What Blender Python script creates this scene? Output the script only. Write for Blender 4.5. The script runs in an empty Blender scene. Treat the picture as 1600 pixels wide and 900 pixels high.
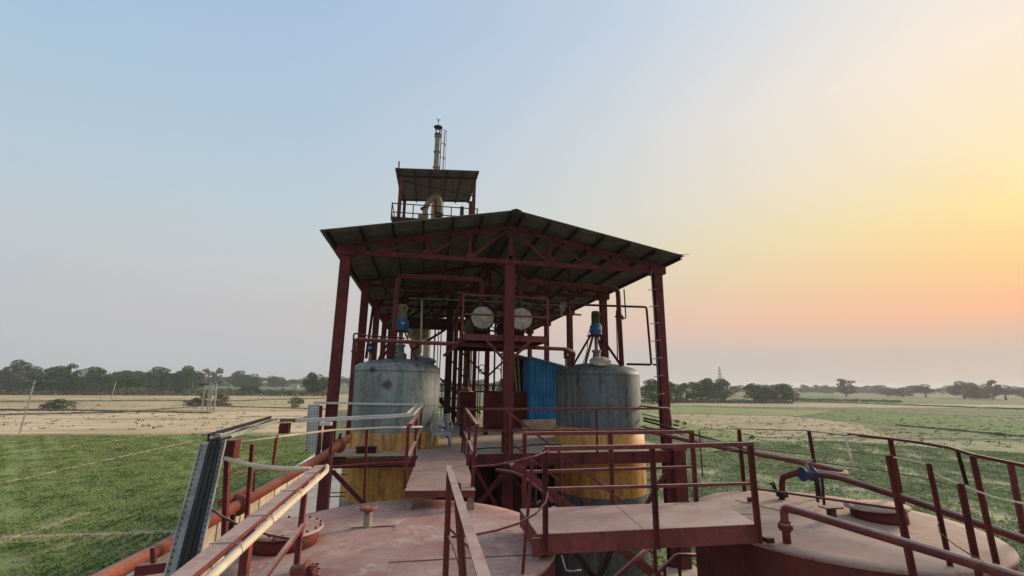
import bpy, math, random
import numpy as np
from mathutils import Vector, Matrix
random.seed(7); rng = np.random.default_rng(7)
sc = bpy.context.scene
C = sc.collection
# ------------------------------------------------------------------ camera, world, sun, exposure
H = 7.5
R = np.array([[0.98152119, 0.05126269, 0.18435915], [-0.19100977, 0.20475148, 0.95999588], [0.01146416, -0.9774707, 0.21075959]])
F = 698.6
cam = bpy.data.cameras.new('camera'); co = bpy.data.objects.new('camera', cam); C.objects.link(co)
cam.sensor_width = 36; cam.lens = F / 1600 * 36; cam.clip_end = 9000; cam.clip_start = 0.05
x, y, z = R @ [1, 0, 0], -(R @ [0, 1, 0]), -(R @ [0, 0, 1])
co.matrix_world = Matrix(((x[0], y[0], z[0], 0), (x[1], y[1], z[1], 0), (x[2], y[2], z[2], H), (0, 0, 0, 1)))
sc.camera = co
sc.view_settings.view_transform = 'Standard'; sc.view_settings.look = 'None'; sc.view_settings.gamma = 1
sc.view_settings.exposure = 0.0
SUN_AZ, SUN_EL = math.radians(70), math.radians(16)      # azimuth from +Y towards +X
SUN_STRENGTH, SKY_STRENGTH = 3.8, 1.0

def lin(r, g, b):
    f = lambda c: (c / 255 / 12.92) if c <= 10 else ((c / 255 + .055) / 1.055) ** 2.4
    return (f(r), f(g), f(b), 1)

W = bpy.data.worlds.new("World"); sc.world = W; W.use_nodes = True
nt = W.node_tree; nt.nodes.clear()
def nd(t, ty, **k):
    n = t.nodes.new(ty)
    for a, b in k.items(): setattr(n, a, b)
    return n
def mth(t, op, a, b=None, c=None, clamp=False):
    n = nd(t, 'ShaderNodeMath', operation=op, use_clamp=clamp)
    for i, v in enumerate((a, b, c)):
        if v is None: continue
        if isinstance(v, (int, float)): n.inputs[i].default_value = v
        else: t.links.new(v, n.inputs[i])
    return n.outputs[0]
def ramp(t, fac, stops, interp='LINEAR'):
    n = nd(t, 'ShaderNodeValToRGB'); cr = n.color_ramp; cr.interpolation = interp
    while len(cr.elements) < len(stops): cr.elements.new(0.5)
    for e, (p, c) in zip(cr.elements, stops): e.position = p; e.color = c if len(c) == 4 else (*c, 1)
    t.links.new(fac, n.inputs[0]); return n.outputs[0]
def world():
    tc = nd(nt, 'ShaderNodeTexCoord'); nrm = nd(nt, 'ShaderNodeVectorMath', operation='NORMALIZE')
    nt.links.new(tc.outputs['Generated'], nrm.inputs[0])
    sp = nd(nt, 'ShaderNodeSeparateXYZ'); nt.links.new(nrm.outputs[0], sp.inputs[0])
    el = mth(nt, 'DIVIDE', mth(nt, 'ARCSINE', sp.outputs[2]), math.pi / 2)       # 0 horizon .. 1 zenith
    el = mth(nt, 'MAXIMUM', el, 0.0)
    d = lambda a: a / 90
    away = ramp(nt, el, [(0, lin(188, 192, 195)), (d(6), lin(192, 194, 198)), (d(12), lin(194, 201, 205)), (d(20), lin(184, 203, 216)),
                         (d(30), lin(170, 197, 219)), (d(42), lin(163, 191, 220)), (1, lin(176, 190, 206))])
    sun = ramp(nt, el, [(0, lin(205, 188, 174)), (d(3.5), lin(211, 191, 174)), (d(7), lin(255, 193, 152)), (d(11), lin(255, 211, 150)),
                        (d(16), lin(255, 229, 165)), (d(22), lin(254, 234, 198)), (d(30), lin(252, 237, 218)), (d(42), lin(226, 229, 232)),
                        (d(60), lin(200, 210, 220)), (1, lin(176, 190, 206))])
    # angular distance in azimuth from the sun
    hx = mth(nt, 'SQRT', mth(nt, 'ADD', mth(nt, 'MULTIPLY', sp.outputs[0], sp.outputs[0]), mth(nt, 'MULTIPLY', sp.outputs[1], sp.outputs[1])))
    dot = mth(nt, 'DIVIDE', mth(nt, 'ADD', mth(nt, 'MULTIPLY', sp.outputs[0], math.sin(SUN_AZ)), mth(nt, 'MULTIPLY', sp.outputs[1], math.cos(SUN_AZ))), mth(nt, 'MAXIMUM', hx, 1e-4))
    az = mth(nt, 'DIVIDE', mth(nt, 'ARCCOSINE', mth(nt, 'MINIMUM', mth(nt, 'MAXIMUM', dot, -1.0), 1.0)), math.pi)
    fac = ramp(nt, az, [(0, (1, 1, 1)), (10 / 180, (1, 1, 1)), (27 / 180, (.72, .72, .72)), (45 / 180, (.44, .44, .44)), (60 / 180, (.27, .27, .27)), (85 / 180, (.08, .08, .08)), (110 / 180, (0, 0, 0))])
    mx = nd(nt, 'ShaderNodeMix', data_type='RGBA'); nt.links.new(fac, mx.inputs[0])
    nt.links.new(away, mx.inputs[6]); nt.links.new(sun, mx.inputs[7])
    # glow around the sun itself
    dt = mth(nt, 'ADD', mth(nt, 'ADD', mth(nt, 'MULTIPLY', sp.outputs[0], math.sin(SUN_AZ) * math.cos(SUN_EL)), mth(nt, 'MULTIPLY', sp.outputs[1], math.cos(SUN_AZ) * math.cos(SUN_EL))), mth(nt, 'MULTIPLY', sp.outputs[2], math.sin(SUN_EL)))
    gl = mth(nt, 'POWER', mth(nt, 'MAXIMUM', dt, 0.0), 260.0)
    ad = nd(nt, 'ShaderNodeMix', data_type='RGBA', blend_type='ADD'); ad.inputs[7].default_value = (1.0, .6, .25, 1)
    nt.links.new(mth(nt, 'MULTIPLY', gl, 0.9), ad.inputs[0]); nt.links.new(mx.outputs[2], ad.inputs[6])
    bg = nd(nt, 'ShaderNodeBackground'); bg.inputs[1].default_value = SKY_STRENGTH
    nt.links.new(ad.outputs[2], bg.inputs[0]); out = nd(nt, 'ShaderNodeOutputWorld'); nt.links.new(bg.outputs[0], out.inputs[0])
world()
sl = bpy.data.lights.new('sun', 'SUN'); so = bpy.data.objects.new('sun', sl); C.objects.link(so)
sl.energy = SUN_STRENGTH; sl.angle = math.radians(11); sl.color = (1.0, .80, .58)
so.rotation_euler = Vector((math.sin(SUN_AZ) * math.cos(SUN_EL), math.cos(SUN_AZ) * math.cos(SUN_EL), math.sin(SUN_EL))).to_track_quat('Z', 'Y').to_euler()

def P(px, py, x=None, y=None, z=None):
    """survey helper: where the photograph's pixel ray meets a plane of the site"""
    d = R @ np.array([px - 800, py - 450, F])
    t = (z - H) / d[2] if z is not None else (y / d[1] if y is not None else x / d[0])
    return Vector((float(d[0] * t), float(d[1] * t), float(H + d[2] * t)))

# ------------------------------------------------------------------ materials
def new_mat(name):
    m = bpy.data.materials.new(name); m.use_nodes = True
    t = m.node_tree; b = t.nodes['Principled BSDF']
    return m, t, b
def noise(t, scale, detail=4, rough=.6, vec=None, dist=0):
    n = nd(t, 'ShaderNodeTexNoise'); n.inputs['Scale'].default_value = scale; n.inputs['Detail'].default_value = detail
    n.inputs['Roughness'].default_value = rough; n.inputs['Distortion'].default_value = dist
    if vec is None:
        g = nd(t, 'ShaderNodeNewGeometry'); vec = g.outputs['Position']
    t.links.new(vec, n.inputs['Vector']); return n.outputs['Fac']
def mixc(t, fac, a, b):
    n = nd(t, 'ShaderNodeMix', data_type='RGBA')
    if isinstance(fac, (int, float)): n.inputs[0].default_value = fac
    else: t.links.new(fac, n.inputs[0])
    for i, v in ((6, a), (7, b)):
        if isinstance(v, tuple): n.inputs[i].default_value = v if len(v) == 4 else (*v, 1)
        else: t.links.new(v, n.inputs[i])
    return n.outputs[2]
def g3(v): return (v, v, v, 1)
def thresh(t, v, lo, hi): return ramp(t, v, [(lo, g3(0)), (hi, g3(1))])
def bump(t, b, h, dist, strength=.6):
    n = nd(t, 'ShaderNodeBump'); n.inputs['Distance'].default_value = dist; n.inputs['Strength'].default_value = strength
    t.links.new(h, n.inputs['Height']); t.links.new(n.outputs[0], b.inputs['Normal'])
def scaled_pos(t, s):
    g = nd(t, 'ShaderNodeNewGeometry'); m = nd(t, 'ShaderNodeVectorMath', operation='MULTIPLY'); m.inputs[1].default_value = s
    t.links.new(g.outputs['Position'], m.inputs[0]); return m.outputs[0]
def painted(name, base, alt, rust=(.10, .035, .018), dust=(.42, .33, .28), dusty=.75, rusty=.35, rough=.62, metal=0.0, streak=0.3, sc_=1.0):
    m, t, b = new_mat(name)
    n1 = noise(t, 2.3 * sc_, 6); n2 = noise(t, 11 * sc_, 5, .7); n3 = noise(t, 1, 5, .65, scaled_pos(t, (7 * sc_, 7 * sc_, .7 * sc_)))
    c = mixc(t, thresh(t, n1, .38, .64), base, alt)
    c = mixc(t, mth(t, 'MULTIPLY', thresh(t, n3, .52, .72), streak), c, tuple(v * .45 for v in base[:3]))
    c = mixc(t, mth(t, 'MULTIPLY', thresh(t, n2, .63 - .15 * rusty, .70 - .1 * rusty), min(1, rusty * 2)), c, rust)
    n4 = noise(t, 34 * sc_, 4, .75); n5 = noise(t, 4.5 * sc_, 7, .8)
    c = mixc(t, mth(t, 'MULTIPLY', thresh(t, n4, .54, .66), .55), c, tuple(v * .45 for v in base[:3]))
    c = mixc(t, mth(t, 'MULTIPLY', thresh(t, n5, .56, .66), .5), c, tuple(min(.8, v * 1.45 + .03) for v in base[:3]))
    g = nd(t, 'ShaderNodeNewGeometry'); s = nd(t, 'ShaderNodeSeparateXYZ'); t.links.new(g.outputs['True Normal'], s.inputs[0])
    up = mth(t, 'MULTIPLY', thresh(t, s.outputs[2], .45, .95), dusty)
    up = mth(t, 'MULTIPLY', up, mth(t, 'MULTIPLY_ADD', n5, 2.2, -.2, clamp=True))
    c = mixc(t, up, c, dust)
    t.links.new(c, b.inputs['Base Color']); b.inputs['Roughness'].default_value = min(.9, rough + .15); b.inputs['Metallic'].default_value = metal; b.inputs['Specular IOR Level'].default_value = .3
    bump(t, b, n2, .004, .5); return m
M = {}
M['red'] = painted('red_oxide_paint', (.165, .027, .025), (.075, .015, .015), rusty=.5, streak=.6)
M['redlit'] = painted('lit_red_oxide_paint', (.22, .050, .046), (.14, .032, .030), dust=(.56, .42, .36), rusty=.5, streak=.5)  # brighter copy of the red paint, with the light put into its colour
M['orange'] = painted('orange_primer_pipe', (.29, .075, .045), (.24, .06, .035), dusty=.35)
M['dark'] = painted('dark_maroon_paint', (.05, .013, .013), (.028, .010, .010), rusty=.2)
M['galv'] = painted('galvanised_steel', (.33, .33, .31), (.18, .175, .165), rust=(.14, .12, .10), dusty=.5, rusty=.25, rough=.6, metal=.1, streak=.15)
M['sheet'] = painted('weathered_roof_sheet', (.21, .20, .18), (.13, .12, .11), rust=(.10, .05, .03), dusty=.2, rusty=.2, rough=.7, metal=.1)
def sheet_rib_shade():  # dark stripe at each rib: corrugation shading painted into the sheet colour
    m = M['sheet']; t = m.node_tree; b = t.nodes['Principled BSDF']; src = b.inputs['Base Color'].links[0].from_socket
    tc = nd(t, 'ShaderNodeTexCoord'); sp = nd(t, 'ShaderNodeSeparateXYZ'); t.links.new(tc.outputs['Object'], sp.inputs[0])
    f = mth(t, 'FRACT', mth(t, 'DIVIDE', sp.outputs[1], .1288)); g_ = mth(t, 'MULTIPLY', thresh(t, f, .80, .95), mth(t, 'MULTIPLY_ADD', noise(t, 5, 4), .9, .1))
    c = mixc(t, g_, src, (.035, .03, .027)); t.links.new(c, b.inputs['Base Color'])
sheet_rib_shade()
M['purlin'] = painted('purlin_primer', (.028, .012, .011), (.018, .009, .009), dusty=.2)
M['pale'] = painted('bright_zinc_tray', (.58, .57, .53), (.42, .42, .40), dusty=.4, rusty=.2, rough=.5, streak=.2)
M['black'] = painted('black_cable_sheath', (.010, .010, .011), (.018, .018, .018), dusty=.08, rusty=0, rough=.5, streak=0)
M['blue'] = painted('blue_enamel', (.03, .16, .36), (.025, .11, .26), rusty=.1, dusty=.25, rough=.45, streak=.5)
M['blueline'] = painted('blue_shed_sheet', (.04, .29, .60), (.025, .18, .42), rust=(.05, .07, .09), dusty=.1, rusty=.2, rough=.45, streak=.6)
M['deepblue'] = painted('deep_blue_valve_paint', (.018, .045, .15), (.03, .04, .075), dusty=.2, rough=.4)
M['khaki'] = painted('khaki_motor_paint', (.12, .11, .075), (.08, .075, .05), dusty=.3)
M['cream'] = painted('cream_paint', (.34, .30, .215), (.24, .20, .14), dusty=.2, rusty=.7)
M['white'] = painted('white_conduit', (.74, .62, .45), (.62, .51, .37), dusty=.3, rusty=.05, rough=.4, streak=.1)
M['rustlid'] = painted('rusty_scaled_lid', (.34, .29, .22), (.19, .12, .08), rust=(.13, .06, .03), rusty=.5, dusty=.1)
M['disc'] = painted('chalky_cover', (.58, .52, .42), (.36, .29, .21), rust=(.15, .08, .045), rusty=.6, dusty=.1, sc_=2)
M['plastic'] = painted('grey_plastic', (.36, .36, .34), (.29, .29, .28), rusty=0, dusty=.3, rough=.4)
M['concrete'] = painted('grey_concrete', (.62, .49, .36), (.44, .35, .26), rust=(.24, .17, .12), dusty=.3, rusty=.2, rough=.9)
M['polegrey'] = painted('weathered_pole_concrete', (.42, .42, .40), (.33, .33, .31), rust=(.25, .24, .22), dusty=0, rusty=.2, rough=.9)
M['yard'] = painted('pale_yard_concrete', (.50, .50, .47), (.38, .39, .37), rust=(.26, .24, .2), dusty=.1, rusty=.4, rough=.95, sc_=.5)
M['soil'] = painted('dry_soil', (.42, .32, .21), (.33, .25, .16), rust=(.2, .16, .08), dusty=0, rusty=.3, rough=1, streak=0)
M['bark'] = painted('grey_bark', (.11, .085, .06), (.07, .055, .04), dusty=0, rusty=0, rough=1)
M['whitewall'] = painted('whitewashed_wall', (.62, .6, .55), (.5, .48, .44), dusty=0, rusty=.1, rough=.9)

def tank_top_mat():
    m, t, b = new_mat('dusty_tank_top')
    n1 = noise(t, .9, 6, .65, dist=.6); n2 = noise(t, 5, 7, .7); n3 = noise(t, 2.2, 5, .6, scaled_pos(t, (1, 2.6, 1)))
    c = mixc(t, thresh(t, n1, .36, .62), (.35, .155, .135), (.47, .29, .24))
    c = mixc(t, mth(t, 'MULTIPLY', thresh(t, n3, .55, .68), .75), c, (.47, .37, .30))
    c = mixc(t, mth(t, 'MULTIPLY', thresh(t, n2, .60, .72), .6), c, (.24, .09, .085))
    c = mixc(t, mth(t, 'MULTIPLY', thresh(t, noise(t, 2.7, 3), .64, .70), .7), c, (.56, .46, .40))
    n6 = noise(t, 26, 4, .75); n7 = noise(t, 1.3, 7, .8, dist=1.5)
    c = mixc(t, mth(t, 'MULTIPLY', thresh(t, n6, .56, .66), .45), c, (.20, .085, .075)); c = mixc(t, mth(t, 'MULTIPLY', thresh(t, n7, .545, .57), .4), c, (.56, .45, .38))
    c = mixc(t, mth(t, 'MULTIPLY', thresh(t, noise(t, 3.3, 7, .8, dist=.8), .58, .66), .6), c, (.24, .11, .10))
    t.links.new(c, b.inputs['Base Color']); b.inputs['Roughness'].default_value = .75; bump(t, b, n2, .01, .4); return m
M['top'] = tank_top_mat()
def checker_mat():
    m, t, b = new_mat('checker_plate')
    n1 = noise(t, 1.6, 6); n2 = noise(t, 9, 5, .7)
    c = mixc(t, thresh(t, n1, .35, .65), (.53, .365, .31), (.37, .235, .20))
    c = mixc(t, mth(t, 'MULTIPLY', thresh(t, n2, .56, .7), .5), c, (.30, .16, .14))
    g = nd(t, 'ShaderNodeNewGeometry'); s = nd(t, 'ShaderNodeSeparateXYZ'); t.links.new(g.outputs['Position'], s.inputs[0])
    k = 2 * math.pi / .085
    a = mth(t, 'SINE', mth(t, 'MULTIPLY', mth(t, 'ADD', s.outputs[0], s.outputs[1]), k)); d = mth(t, 'SINE', mth(t, 'MULTIPLY', mth(t, 'SUBTRACT', s.outputs[0], s.outputs[1]), k))
    h = mth(t, 'MULTIPLY', a, d); up = thresh(t, h, .25, .6)
    c = mixc(t, mth(t, 'MULTIPLY', up, .5), c, (.25, .14, .12))
    t.links.new(c, b.inputs['Base Color']); b.inputs['Roughness'].default_value = .6; bump(t, b, up, .003, .8); return m
M['checker'] = checker_mat()
def vessel_mat(name, yellow_top, yellow_bot, seam, spots, tint, run=(.30, .25, .17), mott=.5):
    """grey-blue vessel paint with a yellow band; the band, seams and rust patches are real paint marks"""
    m, t, b = new_mat(name)
    n1 = noise(t, 1.7, 7, .65); n2 = noise(t, 7, 6, .7); n3 = noise(t, 1, 6, .65, scaled_pos(t, (5, 5, .45)))
    c = mixc(t, thresh(t, n1, .36, .62), tint[0], tint[1])
    c = mixc(t, mth(t, 'MULTIPLY', thresh(t, n3, .46, .62), .85), c, tint[2])
    c = mixc(t, mth(t, 'MULTIPLY', thresh(t, noise(t, 1, 5, .6, scaled_pos(t, (9, 9, .3))), .55, .64), .7), c, run)
    c = mixc(t, mth(t, 'MULTIPLY', thresh(t, n2, .52, .64), mott), c, (.05, .065, .072))
    c = mixc(t, mth(t, 'MULTIPLY', thresh(t, noise(t, 3.1, 8, .8, dist=1), .54, .60), .45), c, tuple(v * 1.35 for v in tint[1]))
    g = nd(t, 'ShaderNodeNewGeometry'); s = nd(t, 'ShaderNodeSeparateXYZ'); t.links.new(g.outputs['Position'], s.inputs[0]); z = s.outputs[2]
    zz = mth(t, 'ADD', z, mth(t, 'MULTIPLY', mth(t, 'SUBTRACT', n1, .5), .12))
    ye = mixc(t, thresh(t, n3, .42, .66), (.66, .33, .075), (.44, .20, .05)); ye = mixc(t, mth(t, 'MULTIPLY', thresh(t, n2, .50, .66), .6), ye, (.20, .09, .035)); ye = mixc(t, mth(t, 'MULTIPLY', thresh(t, noise(t, 1, 6, .7, scaled_pos(t, (4, 4, .8))), .55, .62), .6), ye, (.13, .06, .03))
    band = mth(t, 'MULTIPLY', mth(t, 'LESS_THAN', zz, yellow_top), mth(t, 'GREATER_THAN', zz, yellow_bot))
    c = mixc(t, band, c, ye)
    for zs in seam:
        c = mixc(t, mth(t, 'MULTIPLY', mth(t, 'LESS_THAN', mth(t, 'ABSOLUTE', mth(t, 'SUBTRACT', z, zs)), .010), .8), c, (.05, .045, .04))
    for (p, r) in spots:
        dv = nd(t, 'ShaderNodeVectorMath', operation='DISTANCE'); t.links.new(g.outputs['Position'], dv.inputs[0]); dv.inputs[1].default_value = p
        k = mth(t, 'ADD', dv.outputs['Value'], mth(t, 'MULTIPLY', mth(t, 'SUBTRACT', n2, .5), r * 2.2))
        c = mixc(t, ramp(t, mth(t, 'DIVIDE', k, r), [(.5, g3(.9)), (1, g3(0))]), c, (.075, .038, .024))
    t.links.new(c, b.inputs['Base Color']); b.inputs['Roughness'].default_value = .6; bump(t, b, n2, .006, .5); return m

def leaf_mat(name, a, bcol):
    m, t, b = new_mat(name)
    oi = nd(t, 'ShaderNodeObjectInfo'); n = noise(t, .55, 3); n2 = noise(t, 3.5, 2)
    f = mth(t, 'MULTIPLY_ADD', n2, .9, mth(t, 'MULTIPLY_ADD', oi.outputs['Random'], .5, -.35), clamp=True)
    c = mixc(t, f, a, bcol); c = mixc(t, thresh(t, n, .45, .62), c, tuple(v * .62 for v in a))
    t.links.new(c, b.inputs['Base Color']); b.inputs['Roughness'].default_value = .75; b.inputs['Specular IOR Level'].default_value = .08
    return m
M['leaf'] = leaf_mat('dark_foliage', (.052, .115, .034), (.11, .175, .055))
M['leaf2'] = leaf_mat('olive_foliage', (.07, .10, .04), (.13, .15, .065))
M['bush'] = leaf_mat('light_green_foliage', (.09, .14, .05), (.16, .21, .085))
M['scrub'] = leaf_mat('dry_scrub', (.13, .115, .065), (.16, .17, .08))
M['crop'] = leaf_mat('crop_leaves', (.165, .235, .065), (.31, .36, .13))
M['crop2'] = leaf_mat('pale_crop_leaves', (.30, .36, .15), (.52, .53, .32))

def field_mat(name, a, bcol, c3, s=.25, rows=(.15, .6), amt=.5, patch=(.45, .6), fine=2.2):
    m, t, b = new_mat(name)
    n1 = noise(t, s, 7, .7); n2 = noise(t, 1, 6, .7, scaled_pos(t, (rows[0], rows[1], 1))); n3 = noise(t, fine, 5, .75)
    c = mixc(t, thresh(t, n1, *patch), a, bcol)
    c = mixc(t, mth(t, 'MULTIPLY', thresh(t, n2, .5, .62), amt), c, c3)
    n4 = noise(t, 1, 5, .75, scaled_pos(t, (rows[0] * 2.5, rows[1] * 5, 1)))
    c = mixc(t, mth(t, 'MULTIPLY', thresh(t, n4, .50, .60), .55), c, tuple(v * .62 for v in c3))
    c = mixc(t, mth(t, 'MULTIPLY', thresh(t, n3, .50, .64), .5), c, tuple(v * .55 for v in a))
    t.links.new(c, b.inputs['Base Color']); b.inputs['Roughness'].default_value = 1; b.inputs['Specular IOR Level'].default_value = .1
    bump(t, b, n3, .12, .6); return m
M['ground'] = field_mat('farmland', (.18, .22, .105), (.26, .25, .145), (.13, .165, .07), .02, (.01, .09), .6)
M['tan'] = field_mat('harvested_field', (.80, .60, .40), (.66, .48, .29), (.46, .33, .18), .04, (.012, .09), .8)
M['tan2'] = field_mat('stubble_field', (.66, .50, .30), (.50, .39, .22), (.30, .25, .12), .04, (.01, .07), .8)
M['tan3'] = field_mat('weedy_stubble_field', (.58, .44, .29), (.42, .37, .21), (.24, .25, .12), .08, (.015, .10), .8)
M['green'] = field_mat('green_crop_soil', (.25, .31, .10), (.31, .35, .13), (.45, .40, .23), .2, (.1, .9), .5, fine=3)
M['green2'] = field_mat('sparse_crop_soil', (.31, .33, .17), (.52, .46, .32), (.20, .25, .10), .5, (.3, .6), .6, fine=3.5)
M['green3'] = field_mat('bright_green_field', (.16, .235, .08), (.20, .235, .10), (.12, .165, .06), .06, (.015, .1), .7)
M['greyfield'] = field_mat('muted_green_field', (.16, .21, .085), (.23, .25, .125), (.10, .14, .055), .03, (.01, .12), .7)

# ------------------------------------------------------------------ mesh helpers
class MB:
    def __init__(s): s.v = []; s.f = []; s.sm = []
    def add(s, vs, fs, smooth=False):
        o = len(s.v); s.v += [tuple(map(float, v)) for v in vs]; s.f += [tuple(i + o for i in f) for f in fs]; s.sm += [smooth] * len(fs); return s
    def box(s, c, d, rz=0):
        hx, hy, hz = d[0] / 2, d[1] / 2, d[2] / 2; cs, sn = math.cos(rz), math.sin(rz); vs = []
        for k in (-1, 1):
            for (i, j) in ((-1, -1), (1, -1), (1, 1), (-1, 1)):
                X, Y = i * hx, j * hy; vs.append((c[0] + X * cs - Y * sn, c[1] + X * sn + Y * cs, c[2] + k * hz))
        return s.add(vs, [(0, 3, 2, 1), (4, 5, 6, 7), (0, 1, 5, 4), (1, 2, 6, 5), (2, 3, 7, 6), (3, 0, 4, 7)])
    def frame(s, p, q, up=(0, 0, 1)):
        p, q = Vector(p), Vector(q); d = (q - p).normalized(); u = Vector(up)
        if abs(d.dot(u)) > .98: u = Vector((0, 1, 0)) if abs(d.y) < .9 else Vector((1, 0, 0))
        a = d.cross(u).normalized(); return p, q, a, a.cross(d).normalized()
    def prof(s, p, q, pts, up=(0, 0, 1), smooth=False):
        """extrude a closed 2D outline (side, up) from p to q"""
        p, q, a, b = s.frame(p, q, up); n = len(pts); vs = [e + a * u + b * w for e in (p, q) for (u, w) in pts]
        fs = [(i, (i + 1) % n, n + (i + 1) % n, n + i) for i in range(n)]
        o = len(s.v); s.add(vs, fs, smooth); s.f += [tuple(o + i for i in reversed(range(n))), tuple(o + n + i for i in range(n))]; s.sm += [False, False]; return s
    def bar(s, p, q, w, h=None, up=(0, 0, 1)):
        h = h or w; return s.prof(p, q, [(-w / 2, -h / 2), (w / 2, -h / 2), (w / 2, h / 2), (-w / 2, h / 2)], up)
    def angle(s, p, q, w=.06, t=.008, up=(0, 0, 1), fl=1, gl=1):
        return s.prof(p, q, [(0, 0), (fl * w, 0), (fl * w, -gl * t), (fl * t, -gl * t), (fl * t, -gl * w), (0, -gl * w)], up)
    def channel(s, p, q, w=.08, h=.2, t=.012, up=(0, 0, 1), fl=1):
        return s.prof(p, q, [(0, h / 2), (fl * w, h / 2), (fl * w, h / 2 - t), (fl * t, h / 2 - t), (fl * t, -h / 2 + t), (fl * w, -h / 2 + t), (fl * w, -h / 2), (0, -h / 2)], up)
    def ibeam(s, p, q, w=.2, h=.25, t=.015, up=(0, 0, 1)):
        a, b = w / 2, h / 2
        return s.prof(p, q, [(-a, -b), (a, -b), (a, -b + t), (t / 2, -b + t), (t / 2, b - t), (a, b - t), (a, b), (-a, b), (-a, b - t), (-t / 2, b - t), (-t / 2, -b + t), (-a, -b + t)], up)
    def rod(s, p, q, r, n=8, r2=None):
        p, q, a, b = s.frame(p, q); r2 = r if r2 is None else r2
        vs = [e + a * (rr * math.cos(2 * math.pi * i / n)) + b * (rr * math.sin(2 * math.pi * i / n)) for e, rr in ((p, r), (q, r2)) for i in range(n)]
        s.add(vs, [(i, (i + 1) % n, n + (i + 1) % n, n + i) for i in range(n)], True)
        o = len(s.v) - 2 * n; s.f += [tuple(o + i for i in reversed(range(n))), tuple(o + n + i for i in range(n))]; s.sm += [False, False]; return s
    def tube(s, pts, r, n=10, bend=None):
        pts = [Vector(p) for p in pts]
        if bend:
            out = [pts[0]]
            for i in range(1, len(pts) - 1):
                a, b, c = pts[i - 1], pts[i], pts[i + 1]; u = (a - b).normalized(); w = (c - b).normalized()
                k = min(bend, (a - b).length * .49, (c - b).length * .49)
                for j in range(6): tt = j / 5; out.append((b + u * k) * (1 - tt) ** 2 + b * 2 * tt * (1 - tt) + (b + w * k) * tt ** 2)
            out.append(pts[-1]); pts = out
        rings = []; prev = None
        for i, p in enumerate(pts):
            d = (pts[min(i + 1, len(pts) - 1)] - pts[max(i - 1, 0)]).normalized()
            if prev is None:
                u = Vector((0, 0, 1)) if abs(d.z) < .9 else Vector((0, 1, 0)); a = d.cross(u).normalized()
            else: a = (prev - d * prev.dot(d)).normalized()
            prev = a; b = a.cross(d); rings.append([p + a * (r * math.cos(2 * math.pi * k / n)) + b * (r * math.sin(2 * math.pi * k / n)) for k in range(n)])
        vs = [v for rg in rings for v in rg]; fs = []
        for i in range(len(pts) - 1):
            for k in range(n): fs.append((i * n + k, i * n + (k + 1) % n, (i + 1) * n + (k + 1) % n, (i + 1) * n + k))
        o = len(s.v); s.add(vs, fs, True); L = (len(pts) - 1) * n
        s.f += [tuple(o + k for k in reversed(range(n))), tuple(o + L + k for k in range(n))]; s.sm += [False, False]; return s
    def lathe(s, c, prof, n=32, axis=(0, 0, 1), smooth=True, cap=True):
        """prof: (radius, distance along axis)"""
        ax = Vector(axis).normalized(); u = Vector((0, 0, 1)) if abs(ax.z) < .9 else Vector((0, 1, 0)); a = ax.cross(u).normalized(); b = ax.cross(a); c = Vector(c)
        vs = [c + ax * h + a * (r * math.cos(2 * math.pi * k / n)) + b * (r * math.sin(2 * math.pi * k / n)) for r, h in prof for k in range(n)]
        fs = [(i * n + k, (i + 1) * n + k, (i + 1) * n + (k + 1) % n, i * n + (k + 1) % n) for i in range(len(prof) - 1) for k in range(n)]
        o = len(s.v); s.add(vs, fs, smooth)
        if cap:
            L = (len(prof) - 1) * n; s.f += [tuple(o + k for k in range(n)), tuple(o + L + k for k in reversed(range(n)))]; s.sm += [False, False]
        return s
    def build(s, name, mat, parent=None, label=None, kind=None, fix=True):
        off = origin_of(parent); me = bpy.data.meshes.new(name)
        me.from_pydata([(v[0] - off[0], v[1] - off[1], v[2] - off[2]) for v in s.v], [], s.f); me.polygons.foreach_set('use_smooth', s.sm)
        if fix:
            import bmesh
            bm = bmesh.new(); bm.from_mesh(me); bmesh.ops.recalc_face_normals(bm, faces=bm.faces); bm.to_mesh(me); bm.free()
        me.materials.append(M[mat] if isinstance(mat, str) else mat)
        o = bpy.data.objects.new(name, me); C.objects.link(o)
        if parent is not None: o.parent = parent
        if label: o['label'] = label
        if kind: o['kind'] = kind
        return o
def origin_of(o):
    v = Vector((0, 0, 0))
    while o is not None: v += Vector(o.location); o = o.parent
    return v
def thing(name, label, cat, loc=(0, 0, 0), group=None):
    o = bpy.data.objects.new(name, None); C.objects.link(o); o.location = loc; o.empty_display_size = .2
    o['label'] = label; o['category'] = cat
    if group: o['group'] = group
    return o
def tag(o, label, cat, group=None):
    o['label'] = label; o['category'] = cat
    if group: o['group'] = group
    return o
def inst(src, loc, parent, rot=None, scale=None):
    c = src.copy(); C.objects.link(c); c.parent = parent; c.location = Vector(loc) - origin_of(parent)
    if rot: c.rotation_euler = rot
    if scale: c.scale = scale
    return c
def bolts(centre, r, n, axis, parent, size=.014, mat='red', h=.03, a0=0):
    """one bolt mesh, then copies round a flange"""
    ax = Vector(axis).normalized(); u = Vector((0, 0, 1)) if abs(ax.z) < .9 else Vector((0, 1, 0)); a = ax.cross(u).normalized(); b = ax.cross(a)
    first = None
    for k in range(n):
        t = 2 * math.pi * k / n + a0; p = Vector(centre) + a * (r * math.cos(t)) + b * (r * math.sin(t))
        if first is None:
            o = origin_of(parent); m = MB(); m.rod(o - ax * h / 2, o + ax * h / 2, size, 6); first = m.build('bolt', mat, parent); first.location = p - o
        else: inst(first, p, parent)

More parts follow.
